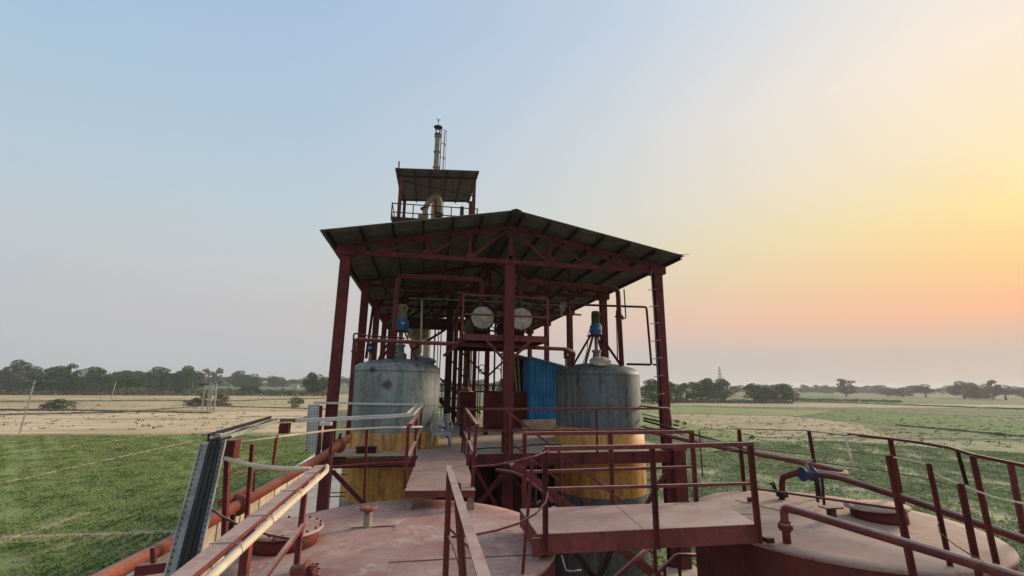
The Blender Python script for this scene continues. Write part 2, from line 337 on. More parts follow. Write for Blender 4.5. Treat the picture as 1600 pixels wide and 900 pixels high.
# ------------------------------------------------------------------ THE LAND
def sheet(name, pts, z, mat, kind='structure'):
    m = MB(); m.v = [(p[0], p[1], z) for p in pts]; m.f = [tuple(range(len(pts)))]; m.sm = [False]
    o = m.build(name, mat, kind=kind)
    return o
g = MB(); g.v = [(-4000, -900, 0), (4000, -900, 0), (4000, 4500, 0), (-4000, 4500, 0)]; g.f = [(0, 1, 2, 3)]; g.sm = [False]
g.build('ground', 'ground', kind='structure')
def fpoly(pix): return [P(px, py, z=0) for px, py in pix]
sheet('tan_field', fpoly([(-700, 617), (520, 619), (520, 677), (480, 677), (300, 679), (0, 680), (-700, 690)]), .02, 'tan')
sheet('stubble_field', fpoly([(-700, 612), (560, 616), (620, 640), (330, 645), (0, 640), (-700, 640)]), .03, 'tan2')
sheet('crop_field', [(-120, -30), (-8.3, -30), (-8.3, 50), (-12, 62), (-16, 74.5), (-31.5, 73.2), (-56, 75), (-120, 78)], .02, 'green')
sheet('crop_field', [(10, -40), (150, -40), (160, 40), tuple(P(1600, 686, z=0))[:2], tuple(P(1440, 687, z=0))[:2], tuple(P(1190, 684, z=0))[:2], tuple(P(1100, 668, z=0))[:2], tuple(P(1003, 648, z=0))[:2], tuple(P(700, 640, z=0))[:2], (-9, 90), (-8.3, 52), (10, 52)], .02, 'green2')
sheet('crop_field', fpoly([(1003, 646), (1100, 667), (1190, 683), (1150, 690), (1003, 672), (700, 650), (700, 640)]), .03, 'green')
sheet('weedy_field', fpoly([(900, 640), (1003, 645), (1230, 650), (1300, 656), (1600, 684), (2100, 730), (2100, 745), (1600, 690), (1440, 687), (1190, 684), (1100, 667), (1003, 648)]), .03, 'tan3')
M['olive'] = field_mat('olive_field', (.21, .235, .11), (.29, .28, .15), (.16, .18, .08), .06, (.015, .1), .7)
sheet('olive_field', fpoly([(1340, 660), (1400, 665), (1600, 683.5), (2100, 729), (2100, 745), (1600, 691), (1440, 687.5), (1370, 677)]), .045, 'olive')
sheet('bright_crop_field', fpoly([(1240, 646), (1300, 646), (1600, 650), (2100, 668), (2100, 725), (1600, 682), (1500, 673), (1300, 655)]), .04, 'green3')
sheet('green_strip', fpoly([(960, 632), (1040, 634), (1150, 638), (1300, 642), (1250, 650), (1100, 646), (960, 645)]), .045, 'green')
sheet('pale_strip', fpoly([(960, 626), (1300, 630), (1600, 633), (1600, 637), (1300, 637), (1040, 634), (960, 633)]), .03, 'tan3')
sheet('muted_field', fpoly([(1230, 619), (1600, 622), (2300, 640), (2300, 668), (1600, 650), (1240, 645), (1200, 632)]), .02, 'greyfield')
sheet('concrete_yard', [(-8.0, -6), (9.2, -6), (9.2, 40), (-8.0, 52)], .05, 'yard')

def bund(name, a, b, w, h, mat='soil', n=40, label=None):
    """an uneven raised earth ridge between two ground points"""
    a, b = Vector((a[0], a[1], 0)), Vector((b[0], b[1], 0)); d = (b - a).normalized(); s = Vector((-d.y, d.x, 0)); m = MB(); vs = []
    for i in range(n + 1):
        p = a.lerp(b, i / n) + s * (random.uniform(-.5, .5) * w * .8); ww = w * random.uniform(.5, 1.3)
        for (k, zz) in ((-1, .0), (-.4, .8), (.4, .9), (1, .0)): vs.append((p.x + s.x * ww * k, p.y + s.y * ww * k, .03 + h * zz * random.uniform(.6, 1.2)))
    fs = [(i * 4 + k, i * 4 + k + 1, i * 4 + k + 5, i * 4 + k + 4) for i in range(n) for k in range(3)]
    m.add(vs, fs, True); return m.build(name, mat, kind='structure')
gp = lambda px, py: P(px, py, z=0)
AVOID = []
for a, b, w, h in [((-250, 812), (300, 690), .35, .08), ((-300, 760), (230, 682), .3, .08), ((-60, 868), (135, 803), .3, .07), ((-80, 845), (275, 832), .5, .06), ((20, 880), (120, 850), .3, .05)]:
    bund('soil_ridge', gp(*a), gp(*b), w * .55, h * 1.0); AVOID.append((gp(*a).x, gp(*a).y, gp(*b).x, gp(*b).y, w * .4))
for a, b, w, h in [((-300, 655), (190, 645), .6, .35), ((190, 645), (330, 634), .6, .3), ((-300, 640), (120, 642), .8, .45), ((120, 642), (330, 646), .7, .35), ((330, 628), (520, 622), .8, .4), ((-200, 682), (300, 679.5), .35, .2), ((300, 679), (480, 677), .3, .2), ((340, 676), (480, 653), .6, .3),
                   ((0, 628), (330, 626), .9, .4), ((300, 634), (520, 640), .6, .3), ((370, 652), (520, 650), .4, .25)]:
    bund('field_bund', gp(*a), gp(*b), w, h, 'tan2' if h < .3 else 'scrub', 60)
for a, b, w, h in [((1003, 645), (1230, 650), .4, .2), ((1230, 650), (1400, 666), .5, .25), ((1400, 665), (1600, 683), .4, .35), ((1190, 684), (1450, 686), .3, .2), ((1440, 686), (1800, 690), .3, .3), ((1300, 640), (1430, 646), .6, .25), ((1440, 648), (1620, 654), .6, .3), ((1003, 632), (1300, 640), .6, .2), ((1200, 700), (1600, 744), .15, .08), ((1240, 627), (1600, 640), 1.2, .6)]:
    bund('field_bund', gp(*a), gp(*b), w, h, 'leaf2' if h > .3 else 'soil', 60)

def leaf_cloud(pts, size, up=.5, rg=rng):
    """one small bent leaf quad per point; returns arrays"""
    n = len(pts); d = rg.normal(size=(n, 3)); d[:, 2] += up; d /= np.linalg.norm(d, axis=1)[:, None]
    e = rg.normal(size=(n, 3)); e -= d * (e * d).sum(1)[:, None]; e /= np.linalg.norm(e, axis=1)[:, None]; f = np.cross(d, e)
    s = (size * rg.uniform(.55, 1.35, n))[:, None]
    v = np.stack([pts - e * s, pts - f * s * .55, pts + e * s, pts + f * s * .55], 1).reshape(-1, 3)
    return v
def quads_obj(name, v, mat, parent=None, kind=None):
    n = len(v) // 4; me = bpy.data.meshes.new(name); me.vertices.add(n * 4); me.vertices.foreach_set('co', v.astype(np.float32).ravel())
    me.loops.add(n * 4); me.loops.foreach_set('vertex_index', np.arange(n * 4, dtype=np.int32)); me.polygons.add(n)
    me.polygons.foreach_set('loop_start', np.arange(0, n * 4, 4, dtype=np.int32)); me.update(); me.validate(); me.materials.append(M[mat])
    o = bpy.data.objects.new(name, me); C.objects.link(o)
    if parent is not None: o.parent = parent
    if kind: o['kind'] = kind
    return o
def crop(name, poly, n, size, mat, label, dens=1.6, lump=.5):
    """low plants scattered in a polygon, thicker near the works"""
    xs = np.array([p[0] for p in poly]); ys = np.array([p[1] for p in poly]); X0, X1, Y0, Y1 = xs.min(), xs.max(), ys.min(), ys.max(); out = []
    while sum(len(o) for o in out) < n:
        u = rng.uniform(size=(n, 2)); px = X0 + u[:, 0] * (X1 - X0); py = Y0 + (u[:, 1] ** dens) * (Y1 - Y0); ins = np.zeros(n, bool)
        for i in range(len(poly)):
            j = i - 1; c = ((ys[i] > py) != (ys[j] > py)) & (px < (xs[j] - xs[i]) * (py - ys[i]) / (ys[j] - ys[i] + 1e-12) + xs[i]); ins ^= c
        w = np.sin(px * 1.1 + 2 * np.sin(py * .21)) * np.sin(py * .9 + 1.7 * np.sin(px * .17)) + .5 * np.sin(px * 3.1 + py * 2.3) + .6 * np.sin(px * .35 + py * .22)
        for (ax_, ay_, bx_, by_, hw_) in AVOID:
            dx_, dy_ = bx_ - ax_, by_ - ay_; tt = np.clip(((px - ax_) * dx_ + (py - ay_) * dy_) / (dx_ * dx_ + dy_ * dy_), 0, 1)
            ins &= np.hypot(px - ax_ - tt * dx_, py - ay_ - tt * dy_) > hw_ * (1 + .5 * np.sin(tt * 90)) + .15 * np.abs(rng.normal(size=n))
        ins &= (w + rng.normal(size=n) * .5) > -lump
        out.append(np.stack([px[ins], py[ins]], 1))
    p = np.concatenate(out)[:n]; k = 5; ra, rb2 = gp(-250, 812), gp(300, 690); rd = np.array([rb2.x - ra.x, rb2.y - ra.y]); rd /= np.linalg.norm(rd)
    if p[:, 0].mean() > 0: rd = np.array([.96, -.28])
    nv = np.array([-rd[1], rd[0]]); q = p @ nv; sp_ = .62; q2 = np.round(q / sp_) * sp_ + rng.normal(size=len(q)) * .11; keep = rng.uniform(size=len(q)) < .8; p = p + np.outer(np.where(keep, q2 - q, 0), nv)
    base = np.repeat(p, k, 0) + rng.normal(size=(n * k, 2)) * size * .6
    zz = .04 + rng.uniform(.2, 1.2, n * k) * size
    v = leaf_cloud(np.column_stack([base, zz]), size * .5, .9)
    o = quads_obj(name, v, mat, kind='stuff'); o['label'] = label; o['category'] = 'crop'; return o
crop('crop_plants', [(-75, 16), (-8.6, 16), (-8.6, 48), (-14, 70), (-31.5, 72.5), (-75, 74)], 130000, .095, 'crop', 'low dark green crop covering the field left of the steel works', 1.5, .75)
crop('crop_plants', [(9.6, 8), (60, 8), (75, 40), (58, 57), (40, 58), (30, 80), (9.6, 70)], 70000, .14, 'crop2', 'patchy pale green crop rows on the field right of the works', 1.35, .42)

def clods(name, pix, n, size, mat, label):
    pts = []; (x0, x1, yb0, yb1) = pix
    for k in range(n):
        a = random.uniform(yb0, yb1); b = P(random.uniform(x0, x1), a, z=0); c = random.randint(1, 4)
        for q in range(c * 3): pts.append((b.x + random.gauss(0, size * 2.2), b.y + random.gauss(0, size * 1.6), .05 + abs(random.gauss(0, size * .5))))
    o = quads_obj(name, leaf_cloud(np.array(pts), size, .8), mat, kind='stuff'); o['label'] = label; o['category'] = 'weeds'
clods('field_weeds', (-200, 560, 622, 672), 420, .15, 'scrub', 'brown weed tufts and clods dotted over the left stubble fields')
clods('field_weeds', (1000, 1900, 634, 700), 800, .13, 'bush', 'green weed tufts dotted over the right fields')
clods('field_weeds', (1000, 1700, 648, 686), 350, .12, 'scrub', 'dry tufts in the weedy tan field on the right')
# ---- trees
def lobe_points(c, r, n, rg):
    d = rg.normal(size=(n, 3)); d /= np.linalg.norm(d, axis=1)[:, None]; rad = rg.uniform(.62, 1.08, n) ** .6
    return np.array(c) + d * rad[:, None] * np.array(r)
def tree_proto(seed, kind):
    rg = np.random.default_rng(seed); rr = random.Random(seed); pts = []; lobes = []
    if kind == 'tree':
        for i in range(20):
            hz = .13 + .70 * (i / 19) + rr.uniform(-.04, .04); a = rr.uniform(0, 6.28); q = rr.uniform(.4, 1) * .36 * math.sqrt(max(.05, 1 - ((hz - .42) / .5) ** 2))
            lobes.append(((q * math.cos(a), q * math.sin(a), hz), (rr.uniform(.12, .19), rr.uniform(.12, .19), rr.uniform(.08, .14))))
        lobes.append(((0, 0, .45), (.32, .32, .33))); sz, k = .026, 230
    elif kind == 'spread':
        for i in range(13):
            a = rr.uniform(0, 6.28); q = rr.uniform(.1, .42)
            lobes.append(((q * math.cos(a), q * math.sin(a), rr.uniform(.5, .88) - q * .35), (rr.uniform(.12, .2), rr.uniform(.12, .2), rr.uniform(.08, .14))))
        sz, k = .026, 280
    elif kind == 'airy':
        for i in range(24):
            hz = .2 + .72 * i / 23; a = rr.uniform(0, 6.28); q = rr.uniform(.3, 1) * .34 * math.sqrt(max(.04, 1 - ((hz - .5) / .55) ** 2))
            lobes.append(((q * math.cos(a), q * math.sin(a), hz), (rr.uniform(.08, .14), rr.uniform(.08, .14), rr.uniform(.05, .10))))
        sz, k = .024, 170
    else:
        for i in range(12):
            a = rr.uniform(0, 6.28); q = rr.uniform(.05, .4)
            lobes.append(((q * math.cos(a), q * math.sin(a), rr.uniform(.12, .75) * (1 - q * .8)), (rr.uniform(.12, .2), rr.uniform(.12, .2), rr.uniform(.1, .2))))
        sz, k = .032, 150
    for c, r in lobes: pts.append(lobe_points(c, r, k, rg))
    v = leaf_cloud(np.concatenate(pts), sz, .4, rg); v[:, 2] = np.maximum(v[:, 2], .01)
    tr = MB()
    if kind != 'bush':
        fork = .36
        tr.rod((0, 0, -.02), (.01, 0, fork), .03, 8, .021)
        for c, r in lobes[:8]:
            mid = (c[0] * .5, c[1] * .5, (fork + c[2]) / 2 + .02); tr.rod((.01, 0, fork - .03), mid, .014, 5, .009); tr.rod(mid, c, .009, 5, .004)
    else:
        for c, r in lobes[:6]: tr.rod((0, 0, 0), c, .012, 5, .004)
    return v, tr
protos = {}
def get_proto(kind, i, mat):
    key = (kind, i, mat)
    if key not in protos:
        v, tr = tree_proto(100 + i * 7 + len(kind), kind)
        crown = quads_obj('crown', v, mat); t = tr.build('trunk', 'bark')
        protos[key] = (crown.data, t.data); bpy.data.objects.remove(crown); bpy.data.objects.remove(t)
    return protos[key]
def tree(base, h, w, kind='tree', mat='leaf', label='', group=None, name=None, i=None):
    i = random.randrange(4) if i is None else i; cm, tm = get_proto(kind, i, mat)
    r = thing(name or ('bush' if kind == 'bush' else 'broadleaf_tree'), label, 'bush' if kind == 'bush' else 'tree', (base[0], base[1], 0), group)
    rz = random.uniform(0, 6.28)
    for nm, me in (('crown', cm), ('trunk', tm)):
        o = bpy.data.objects.new(nm, me); C.objects.link(o); o.parent = r; o.scale = (w, w, h); o.rotation_euler = (0, 0, rz)
    return r
def tpx(px, base, top, wpx, kind, mat, label, group=None, i=None):
    b = P(px, base, z=0); d = float(np.dot(R[:, 2], np.array([b.x, b.y, -H]))); h = (base - top) / F * d * .99; return tree(b, h / .93, wpx / F * d / .82, kind, mat, label, group, i=i)
# named trees: (pixel column, base row, top row, crown width in pixels, kind, foliage, label)
TREES = [
 (1020, 631, 594, 46, 'tree', 'leaf', 'dark rounded tree right behind the outer right column of the shed'),
 (1050, 630, 597, 34, 'tree', 'leaf', 'dark tree just right of the shed column, leftmost clear of the steel'),
 (1072, 628, 601, 22, 'airy', 'leaf2', 'thin pale tree in the gap before the big round tree'),
 (1097, 628, 592, 44, 'tree', 'leaf', 'large dark round tree left of the power pylon'),
 (1133, 626, 593, 46, 'tree', 'leaf', 'large dark round tree directly under the power pylon'),
 (1183, 629, 600, 38, 'tree', 'leaf', 'dark domed tree, left one of the isolated pair right of the pylon'),
 (1222, 629, 601, 46, 'tree', 'leaf', 'dark broad tree, right one of the isolated pair right of the pylon'),
 (1202, 629, 606, 30, 'tree', 'leaf', 'lower dark tree filling the gap between the isolated pair'),
 (1323, 620, 594, 30, 'airy', 'leaf2', 'tall airy tree standing above the distant right treeline'),
 (1447, 621, 601, 34, 'spread', 'leaf', 'flat domed tree alone in front of the hazy right treeline'),
 (1412, 620, 607, 26, 'tree', 'leaf', 'low dark tree left of the flat domed tree'),
 (1388, 619, 607, 24, 'tree', 'leaf', 'small round tree between the airy tree and the domed tree'),
 (1507, 623, 597, 44, 'tree', 'leaf2', 'wide hazy tree left of the tufted tall tree near the right edge'),
 (1553, 625, 596, 24, 'airy', 'leaf2', 'tall tufted tree rising above the rest near the right edge'),
 (1572, 625, 602, 44, 'spread', 'leaf2', 'broad spreading tree at the right edge of the photo'),
 (1530, 623, 606, 30, 'tree', 'leaf', 'low tree between the wide hazy tree and the tufted tree'),
 (1600, 622, 606, 36, 'tree', 'leaf', 'hazy tree cut by the right edge of the photo'),
 (18, 609, 564, 52, 'tree', 'leaf2', 'tallest grey-green tree at the left edge of the photo'),
 (62, 611, 574, 50, 'tree', 'leaf', 'dark tree behind the leaning power pole'),
 (104, 612, 571, 26, 'airy', 'leaf', 'tall dark tree with a ragged top right of the leaning pole'),
 (92, 612, 573, 36, 'tree', 'leaf', 'dark tree just left of the ragged tall tree'),
 (150, 613, 574, 54, 'tree', 'leaf', 'wide dark tree left of the second power pole'),
 (196, 617, 583, 44, 'spread', 'leaf', 'flat spreading tree behind the second power pole'),
 (118, 614, 590, 36, 'tree', 'leaf2', 'brownish low tree in front of the left wood'),
 (66, 614, 593, 40, 'spread', 'leaf2', 'low spreading tree directly behind the leaning pole'),
 (285, 611, 573, 44, 'tree', 'leaf', 'dark round tree at the right end of the left wood'),
 (245, 611, 575, 46, 'tree', 'leaf', 'broad tree left of the round tree ending the left wood'),
 (318, 606, 578, 20, 'airy', 'leaf2', 'slender hazy tree left of the feathery pair'),
 (337, 606, 577, 22, 'airy', 'leaf2', 'feathery hazy tree behind the four-pole frame'),
 (368, 606, 580, 34, 'tree', 'leaf', 'rounded hazy tree right of the feathery trees'),
 (390, 608, 585, 30, 'tree', 'leaf', 'low hazy tree beyond the lone flat-topped tree'),
 (388, 617, 600, 26, 'spread', 'leaf', 'lone flat-topped tree in the fields between pole frame and shed'),
 (492, 618, 583, 38, 'tree', 'leaf', 'dark tree beside the left column of the shed'),
 (505, 619, 594, 30, 'spread', 'leaf', 'low dark spreading tree touching the left column of the shed'),
 (431, 606, 590, 30, 'tree', 'leaf2', 'small hazy tree left of the white farm hut'),
 (273, 617, 604, 18, 'tree', 'leaf', 'small dark round tree left of the four-pole frame'),
]
for (px, b, t, w, k, mt, lb) in TREES: tpx(px, b, t, w, k, mt, lb)
BUSH = [
 (90, 641, 618, 34, 'bush', 'bush', 'bright green bush beside the leaning pole'),
 (75, 641, 627, 20, 'bush', 'scrub', 'dry thin bush left of the bright green bush'),
 (316, 632, 612, 26, 'bush', 'leaf', 'dark bush at the left foot of the four-pole frame'),
 (345, 630, 614, 20, 'bush', 'bush', 'green bush at the right foot of the four-pole frame'),
 (330, 634, 624, 50, 'bush', 'scrub', 'brown scrub clump round the base of the four-pole frame'),
 (464, 636, 617, 22, 'bush', 'bush', 'green bush in the stubble left of the shed'),
 (293, 634, 623, 14, 'bush', 'scrub', 'small dead brush heap left of the four-pole frame'),
 (402, 616, 608, 14, 'bush', 'leaf', 'small dark bush right of the lone flat-topped tree'),
 (452, 618, 610, 12, 'bush', 'leaf', 'small bush below the white farm hut'),
 (1176, 686, 679, 8, 'bush', 'bush', 'small green bush at the corner of the weedy field'),
 (1070, 664, 657, 7, 'bush', 'bush', 'small weed bush on the pale field edge right of the shed'),
 (1059, 661, 654, 7, 'bush', 'bush', 'smaller weed bush nearest the shed on the pale field edge'),
 (1562, 681, 674, 10, 'bush', 'leaf', 'low bush on the bund below the bright green field'),
 (1192, 629, 623, 14, 'bush', 'bush', 'pale bush between the isolated tree pair'),
]
for (px, b, t, w, k, mt, lb) in BUSH: tpx(px, b, t, w, k, mt, lb)
# hazy treelines further off: every tree its own object
def line(n, x0, x1, base0, base1, t0, t1, w, mats, label, group, kinds=('tree', 'tree', 'spread', 'airy')):
    for k in range(n):
        f = (k + random.uniform(-.3, .3)) / max(1, n - 1); px = x0 + (x1 - x0) * f; b = base0 + (base1 - base0) * f; top = t0 + (t1 - t0) * f
        hh = (b - top) * random.uniform(.7, 1.15); tpx(px, b + random.uniform(-.6, .6), b - hh, w * random.uniform(.8, 1.3), random.choice(kinds), random.choice(mats), label, group)
line(40, -160, 300, 605, 609, 580, 582, 34, ('leaf', 'leaf2', 'leaf'), 'hazy tree in the long wood beyond the stubble field on the left', 'trees of the left wood', ('tree', 'tree', 'tree', 'spread'))
line(26, 300, 640, 603, 606, 588, 591, 24, ('leaf', 'leaf2'), 'pale hazy tree in the treeline between the left wood and the shed', 'trees of the far left treeline')
line(26, 640, 1100, 610, 614, 594, 598, 26, ('leaf', 'leaf2'), 'hazy tree in the treeline seen through the shed', 'trees seen through the shed')
line(50, 1150, 1780, 613, 620, 601, 607, 20, ('leaf', 'leaf2'), 'hazy tree in the long low treeline on the right horizon', 'trees of the right horizon')
line(11, -120, 300, 613, 616, 604, 606, 24, ('leaf2', 'bush', 'scrub'), 'low tree in the front row of the left wood', 'front row trees of the left wood', ('tree', 'spread', 'bush'))
# far woods and scrub that read as one mass
def mass(name, x0, x1, b0, b1, hh, depth, n, size, mat, label):
    pts = []
    for k in range(n):
        f = random.random(); px = x0 + (x1 - x0) * f; b = P(px, b0 + (b1 - b0) * f, z=0); s = 1 + random.random() * depth / b.length
        e = .55 + .45 * math.sin(px * .09) * math.sin(px * .23 + 1); pts.append((b.x * s, b.y * s, random.random() ** 1.2 * hh * (.5 + .5 * e)))
    o = quads_obj(name, leaf_cloud(np.array(pts), size, .3), mat, kind='stuff'); o['label'] = label; o['category'] = 'wood' if 'wood' in name else 'scrub'
mass('far_wood', -500, 680, 600.5, 604.5, 9, 60, 9000, 1.3, 'leaf', 'continuous hazy woodland along the left horizon')
mass('far_wood', 660, 2000, 607.5, 620, 8, 80, 9000, 1.6, 'leaf2', 'continuous hazy woodland along the right horizon')
mass('scrub_band', -300, 520, 616.5, 619, 2.6, 14, 7000, .55, 'scrub', 'low dry scrub hedge edging the stubble field on the left')
mass('far_wood', -300, 310, 604, 608, 7.5, 20, 9000, .8, 'leaf', 'unbroken lower part of the long wood on the left')
mass('scrub_band', -100, 520, 612, 616, 3.2, 20, 7000, .6, 'bush', 'low green scrub in front of the left wood')
mass('scrub_band', 960, 1240, 629, 631, 2.0, 8, 3000, .45, 'scrub', 'low brown scrub under the dark trees right of the shed')
mass('scrub_band', 1240, 1410, 626, 630, 1.3, 40, 2500, .4, 'bush', 'low green hedge right of the isolated pair of trees')

# ---- power poles, pylon, far buildings
def pole(base, top, r=.12, label='', arms=True, group=None):
    b = Vector(base); t = Vector(top); o = thing('power_pole', label, 'power pole', b, group)
    MB().bar(b - (t - b).normalized() * .3, t, r * 1.3, r * 1.8).build('concrete_pole', 'polegrey', o)
    if arms:
        m = MB(); m.bar(t + Vector((0, 0, -.45)), t + Vector((-1.0, 0, .1)), .08); m.bar(t + Vector((0, 0, -.45)), t + Vector((1.0, 0, .1)), .08); m.build('cross_arm', 'dark', o)
        for s in (-1, 1, 0):
            p = t + Vector((s * .95, 0, .1 if s else 0)); MB().lathe(p, [(.04, 0), (.09, .05), (.05, .1), (.09, .16), (.04, .24)], 8).build('insulator', 'galv', o)
    return o
def pxpole(bx, by, tx, ty, label, r=.12, arms=True, group=None):
    b = P(bx, by, z=0); n = math.hypot(b.x, b.y); q = R @ np.array([tx - 800, ty - 450, F]); 
    # lean of the pole: sideways only, at the same distance
    k = float(np.dot(R[:, 2], np.array([b.x, b.y, -H]))) / F; t = np.array([0, 0, H]) + q * k
    return pole(b, t, r, label, arms, group)
pxpole(30, 678, 54, 597, 'leaning grey concrete power pole with V arms at the crop edge', .13)
pxpole(172, 629, 181, 597, 'leaning pale power pole standing in the far stubble field', .16)
pxpole(1, 607, 4, 590, 'short pale pole at the left edge of the photo', .2, False)
pxpole(300, 612, 302, 596, 'distant pale pole left of the four-pole frame', .2, False)
pxpole(415, 615, 416, 594, 'thin dark pole right of the lone flat-topped tree', .1, False)
fr = thing('transformer_frame', 'four leaning concrete poles joined by a dark crossbar in the stubble', 'pole frame', P(325, 643, z=0))
tops = []
for bx, by, tx, ty in [(315, 643, 320.5, 600), (323, 645, 329, 599), (327.5, 645, 333, 599), (334, 644, 338.5, 598)]:
    b = P(bx, by, z=0); k = float(np.dot(R[:, 2], np.array([b.x, b.y, -H]))) / F; t = Vector(np.array([0, 0, H]) + (R @ np.array([tx - 800, ty - 450, F])) * k); tops.append(t)
    MB().bar(b, t, .28, .32).build('concrete_pole', 'polegrey', fr)
m = MB(); m.bar(tops[0] + Vector((-1.2, 0, -.15)), tops[3] + Vector((.5, 0, -.15)), .25); m.build('crossbar', 'dark', fr)
for k in range(3): q = tops[0].lerp(tops[3], k / 2.4); MB().lathe(q, [(.1, 0), (.16, .1), (.1, .2), (.16, .3), (.08, .5)], 8).build('insulator', 'galv', fr)
# pylon
pb = P(1127, 611.5, z=0) * .55; pb.z = 0
dpt = float(np.dot(R[:, 2], np.array([pb.x, pb.y, -H]))); ph = (608 - 569) / F * dpt * 1.12
py = thing('transmission_pylon', 'far grey lattice transmission pylon rising above the dark trees', 'pylon', pb)
wd = lambda f: ph * (.11 * (1 - f) ** 1.3 + .012); legs = MB(); br = MB(); N = 9
cor = [[Vector((pb.x + sx * wd(i / N), pb.y + sy * wd(i / N), ph * i / N)) for (sx, sy) in ((-1, -1), (1, -1), (1, 1), (-1, 1))] for i in range(N + 1)]
for i in range(N):
    for k in range(4):
        legs.bar(cor[i][k], cor[i + 1][k], .15); br.bar(cor[i][k], cor[i + 1][(k + 1) % 4], .07); br.bar(cor[i][(k + 1) % 4], cor[i + 1][k], .07)
legs.build('leg_frame', 'galv', py); br.build('lattice', 'galv', py)
for f, w in ((.62, .13), (.74, .11), (.86, .09)):
    a = Vector((pb.x, pb.y, ph * f)); m = MB()
    for s in (-1, 1): m.bar(a + Vector((s * wd(f), 0, .6)), a + Vector((s * ph * w, 0, 0)), .12); m.bar(a + Vector((s * wd(f), 0, -.6)), a + Vector((s * ph * w, 0, 0)), .12)
    m.build('cross_arm', 'galv', py)
def hut(px, by, wpx, hpx, label, roofm='sheet', wallm='whitewall'):
    b = P(px, by, z=0); dp = float(np.dot(R[:, 2], np.array([b.x, b.y, -H]))); w = wpx / F * dp; h = hpx / F * dp
    o = thing('farm_hut', label, 'hut', b); MB().box((b.x, b.y + 2, h / 2), (w, 4, h)).build('wall', wallm, o)
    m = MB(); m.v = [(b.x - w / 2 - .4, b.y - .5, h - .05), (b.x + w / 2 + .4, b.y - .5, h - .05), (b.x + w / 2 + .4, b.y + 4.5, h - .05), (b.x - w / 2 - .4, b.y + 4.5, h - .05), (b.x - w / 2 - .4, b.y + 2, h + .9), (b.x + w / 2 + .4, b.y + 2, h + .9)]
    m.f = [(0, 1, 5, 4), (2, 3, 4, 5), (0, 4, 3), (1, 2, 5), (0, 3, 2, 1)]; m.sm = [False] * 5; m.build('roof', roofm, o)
    MB().box((b.x + w * .12, b.y - .03, h * .35), (min(1, w * .2), .06, h * .7)).build('door', 'dark', o)
hut(25, 606.5, 26, 5, 'long low white farm hut half hidden in the left wood')
hut(460, 606, 10, 4.5, 'small white farm hut in the fields left of the shed')
# compound wall, parallel to the works
cw = thing('compound_wall', 'low precast concrete compound wall with posts left of the tanks', 'wall', (-8.04, 12, 0))
pn = MB().box((-8.04, 12 + 1.25, .97), (.06, 2.36, 1.86)).build('wall_panel', 'concrete', cw); ps = MB().box((-8.04, 12, 1.03), (.17, .17, 2.06)).build('post', 'concrete', cw)
cp = MB().box((-8.04, 13.25, 1.95), (.13, 2.36, .09)).build('coping', 'whitewall', cw)
for k in range(-3, 15):
    if k: inst(pn, origin_of(pn) + Vector((0, 2.5 * k, 0)), cw); inst(ps, origin_of(ps) + Vector((0, 2.5 * k, 0)), cw); inst(cp, origin_of(cp) + Vector((0, 2.5 * k, 0)), cw)
tree((-7.0, 13.6), 1.7, 1.5, 'bush', 'bush', 'green weed clump growing beside the compound wall', i=1)
# ================================================================== THE STEEL SHED
D = 5.8; CX = (-2.14, 2.2, 6.65); CY = (11.85, 16.0, 20.1, 24.2, 28.3)
shed = thing('steel_shed', 'open maroon steel shed with a low pitched corrugated roof over the two vessels', 'shed', (2.2, 11.85, 0))
def column(x, y, zt, parent=shed, w=.26, d=.2, zb=.05, mat='red', zc=None):
    m = MB(); m.ibeam((x, y, zb), (x, y, zt), w, d, .016, up=(0, 1, 0)); m.box((x, y, zt + .01), (w + .1, d + .1, .02)); m.box((x, y, zb + .012), (w + .2, d + .2, .024))
    return m.build('column', mat, parent)
for j, cy in enumerate(CY):
    for i, cx_ in enumerate(CX):
        column(cx_, cy, 10.72 if i != 1 else 10.76, w=.25 if i != 1 else (.27 if j == 0 else .15))
EL, ER, RX = -2.62, 6.98, 2.22
zroof = lambda X: 12.05 - (abs(X - RX)) * (.93 / 4.8)
for j, cy in enumerate(CY):
    t = MB(); t.channel((EL + .35, cy, 10.84), (ER - .25, cy, 10.84), .07, .13, .01, fl=-1).box((0, 0, -50), (.001, .001, .001)); t = MB()
    t.bar((EL + .3, cy, 10.84), (ER - .2, cy, 10.84), .07, .12)
    tr = t.build('truss', 'red', shed)
    tc = MB()
    for s in (-1, 1):
        xe = EL + .28 if s < 0 else ER - .2
        tc.bar((xe, cy, zroof(xe) - .2), (RX, cy, zroof(RX) - .2), .07, .11)
    tc.build('top_chord', 'red', tr)
    vm = MB(); vm.bar((RX, cy, 10.9), (RX, cy, zroof(RX) - .25), .10); vm.build('king_post', 'red', tr)
    for s in (-1, 1):
        for k in range(1, 4):
            X = RX + s * 1.14 * k; m = MB(); m.bar((X, cy, 10.9), (X, cy, zroof(X) - .22), .08); m.build('strut', 'red', tr)
            X0 = RX + s * (1.14 * (k - 1) + .08); m = MB(); m.bar((X - s * .07, cy + .02, 10.92), (X0, cy + .02, zroof(X0) - .24), .065); m.build('diagonal', 'red', tr)
    if j < 2:
        for k in range(-3, 4):
            X = RX + k * 1.14; MB().box((X, cy - .045, 10.93), (.24, .01, .16)).build('gusset_plate', 'red', tr)
    for X in (CX[0], CX[2]):
        m = MB(); m.box((X, cy - .0, 10.86), (.46, .26, .24)); m.build('bearing_bracket', 'red', tr)
# purlins
Y0, Y1 = 11.05, 30.0
for s in (-1, 1):
    for k in range(7):
        X = RX + s * (.16 + k * .76); 
        MB().channel((X, Y0 - .04, zroof(X) - .085), (X, Y1, zroof(X) - .085), .05, .11, .01).build('purlin', 'purlin', shed)
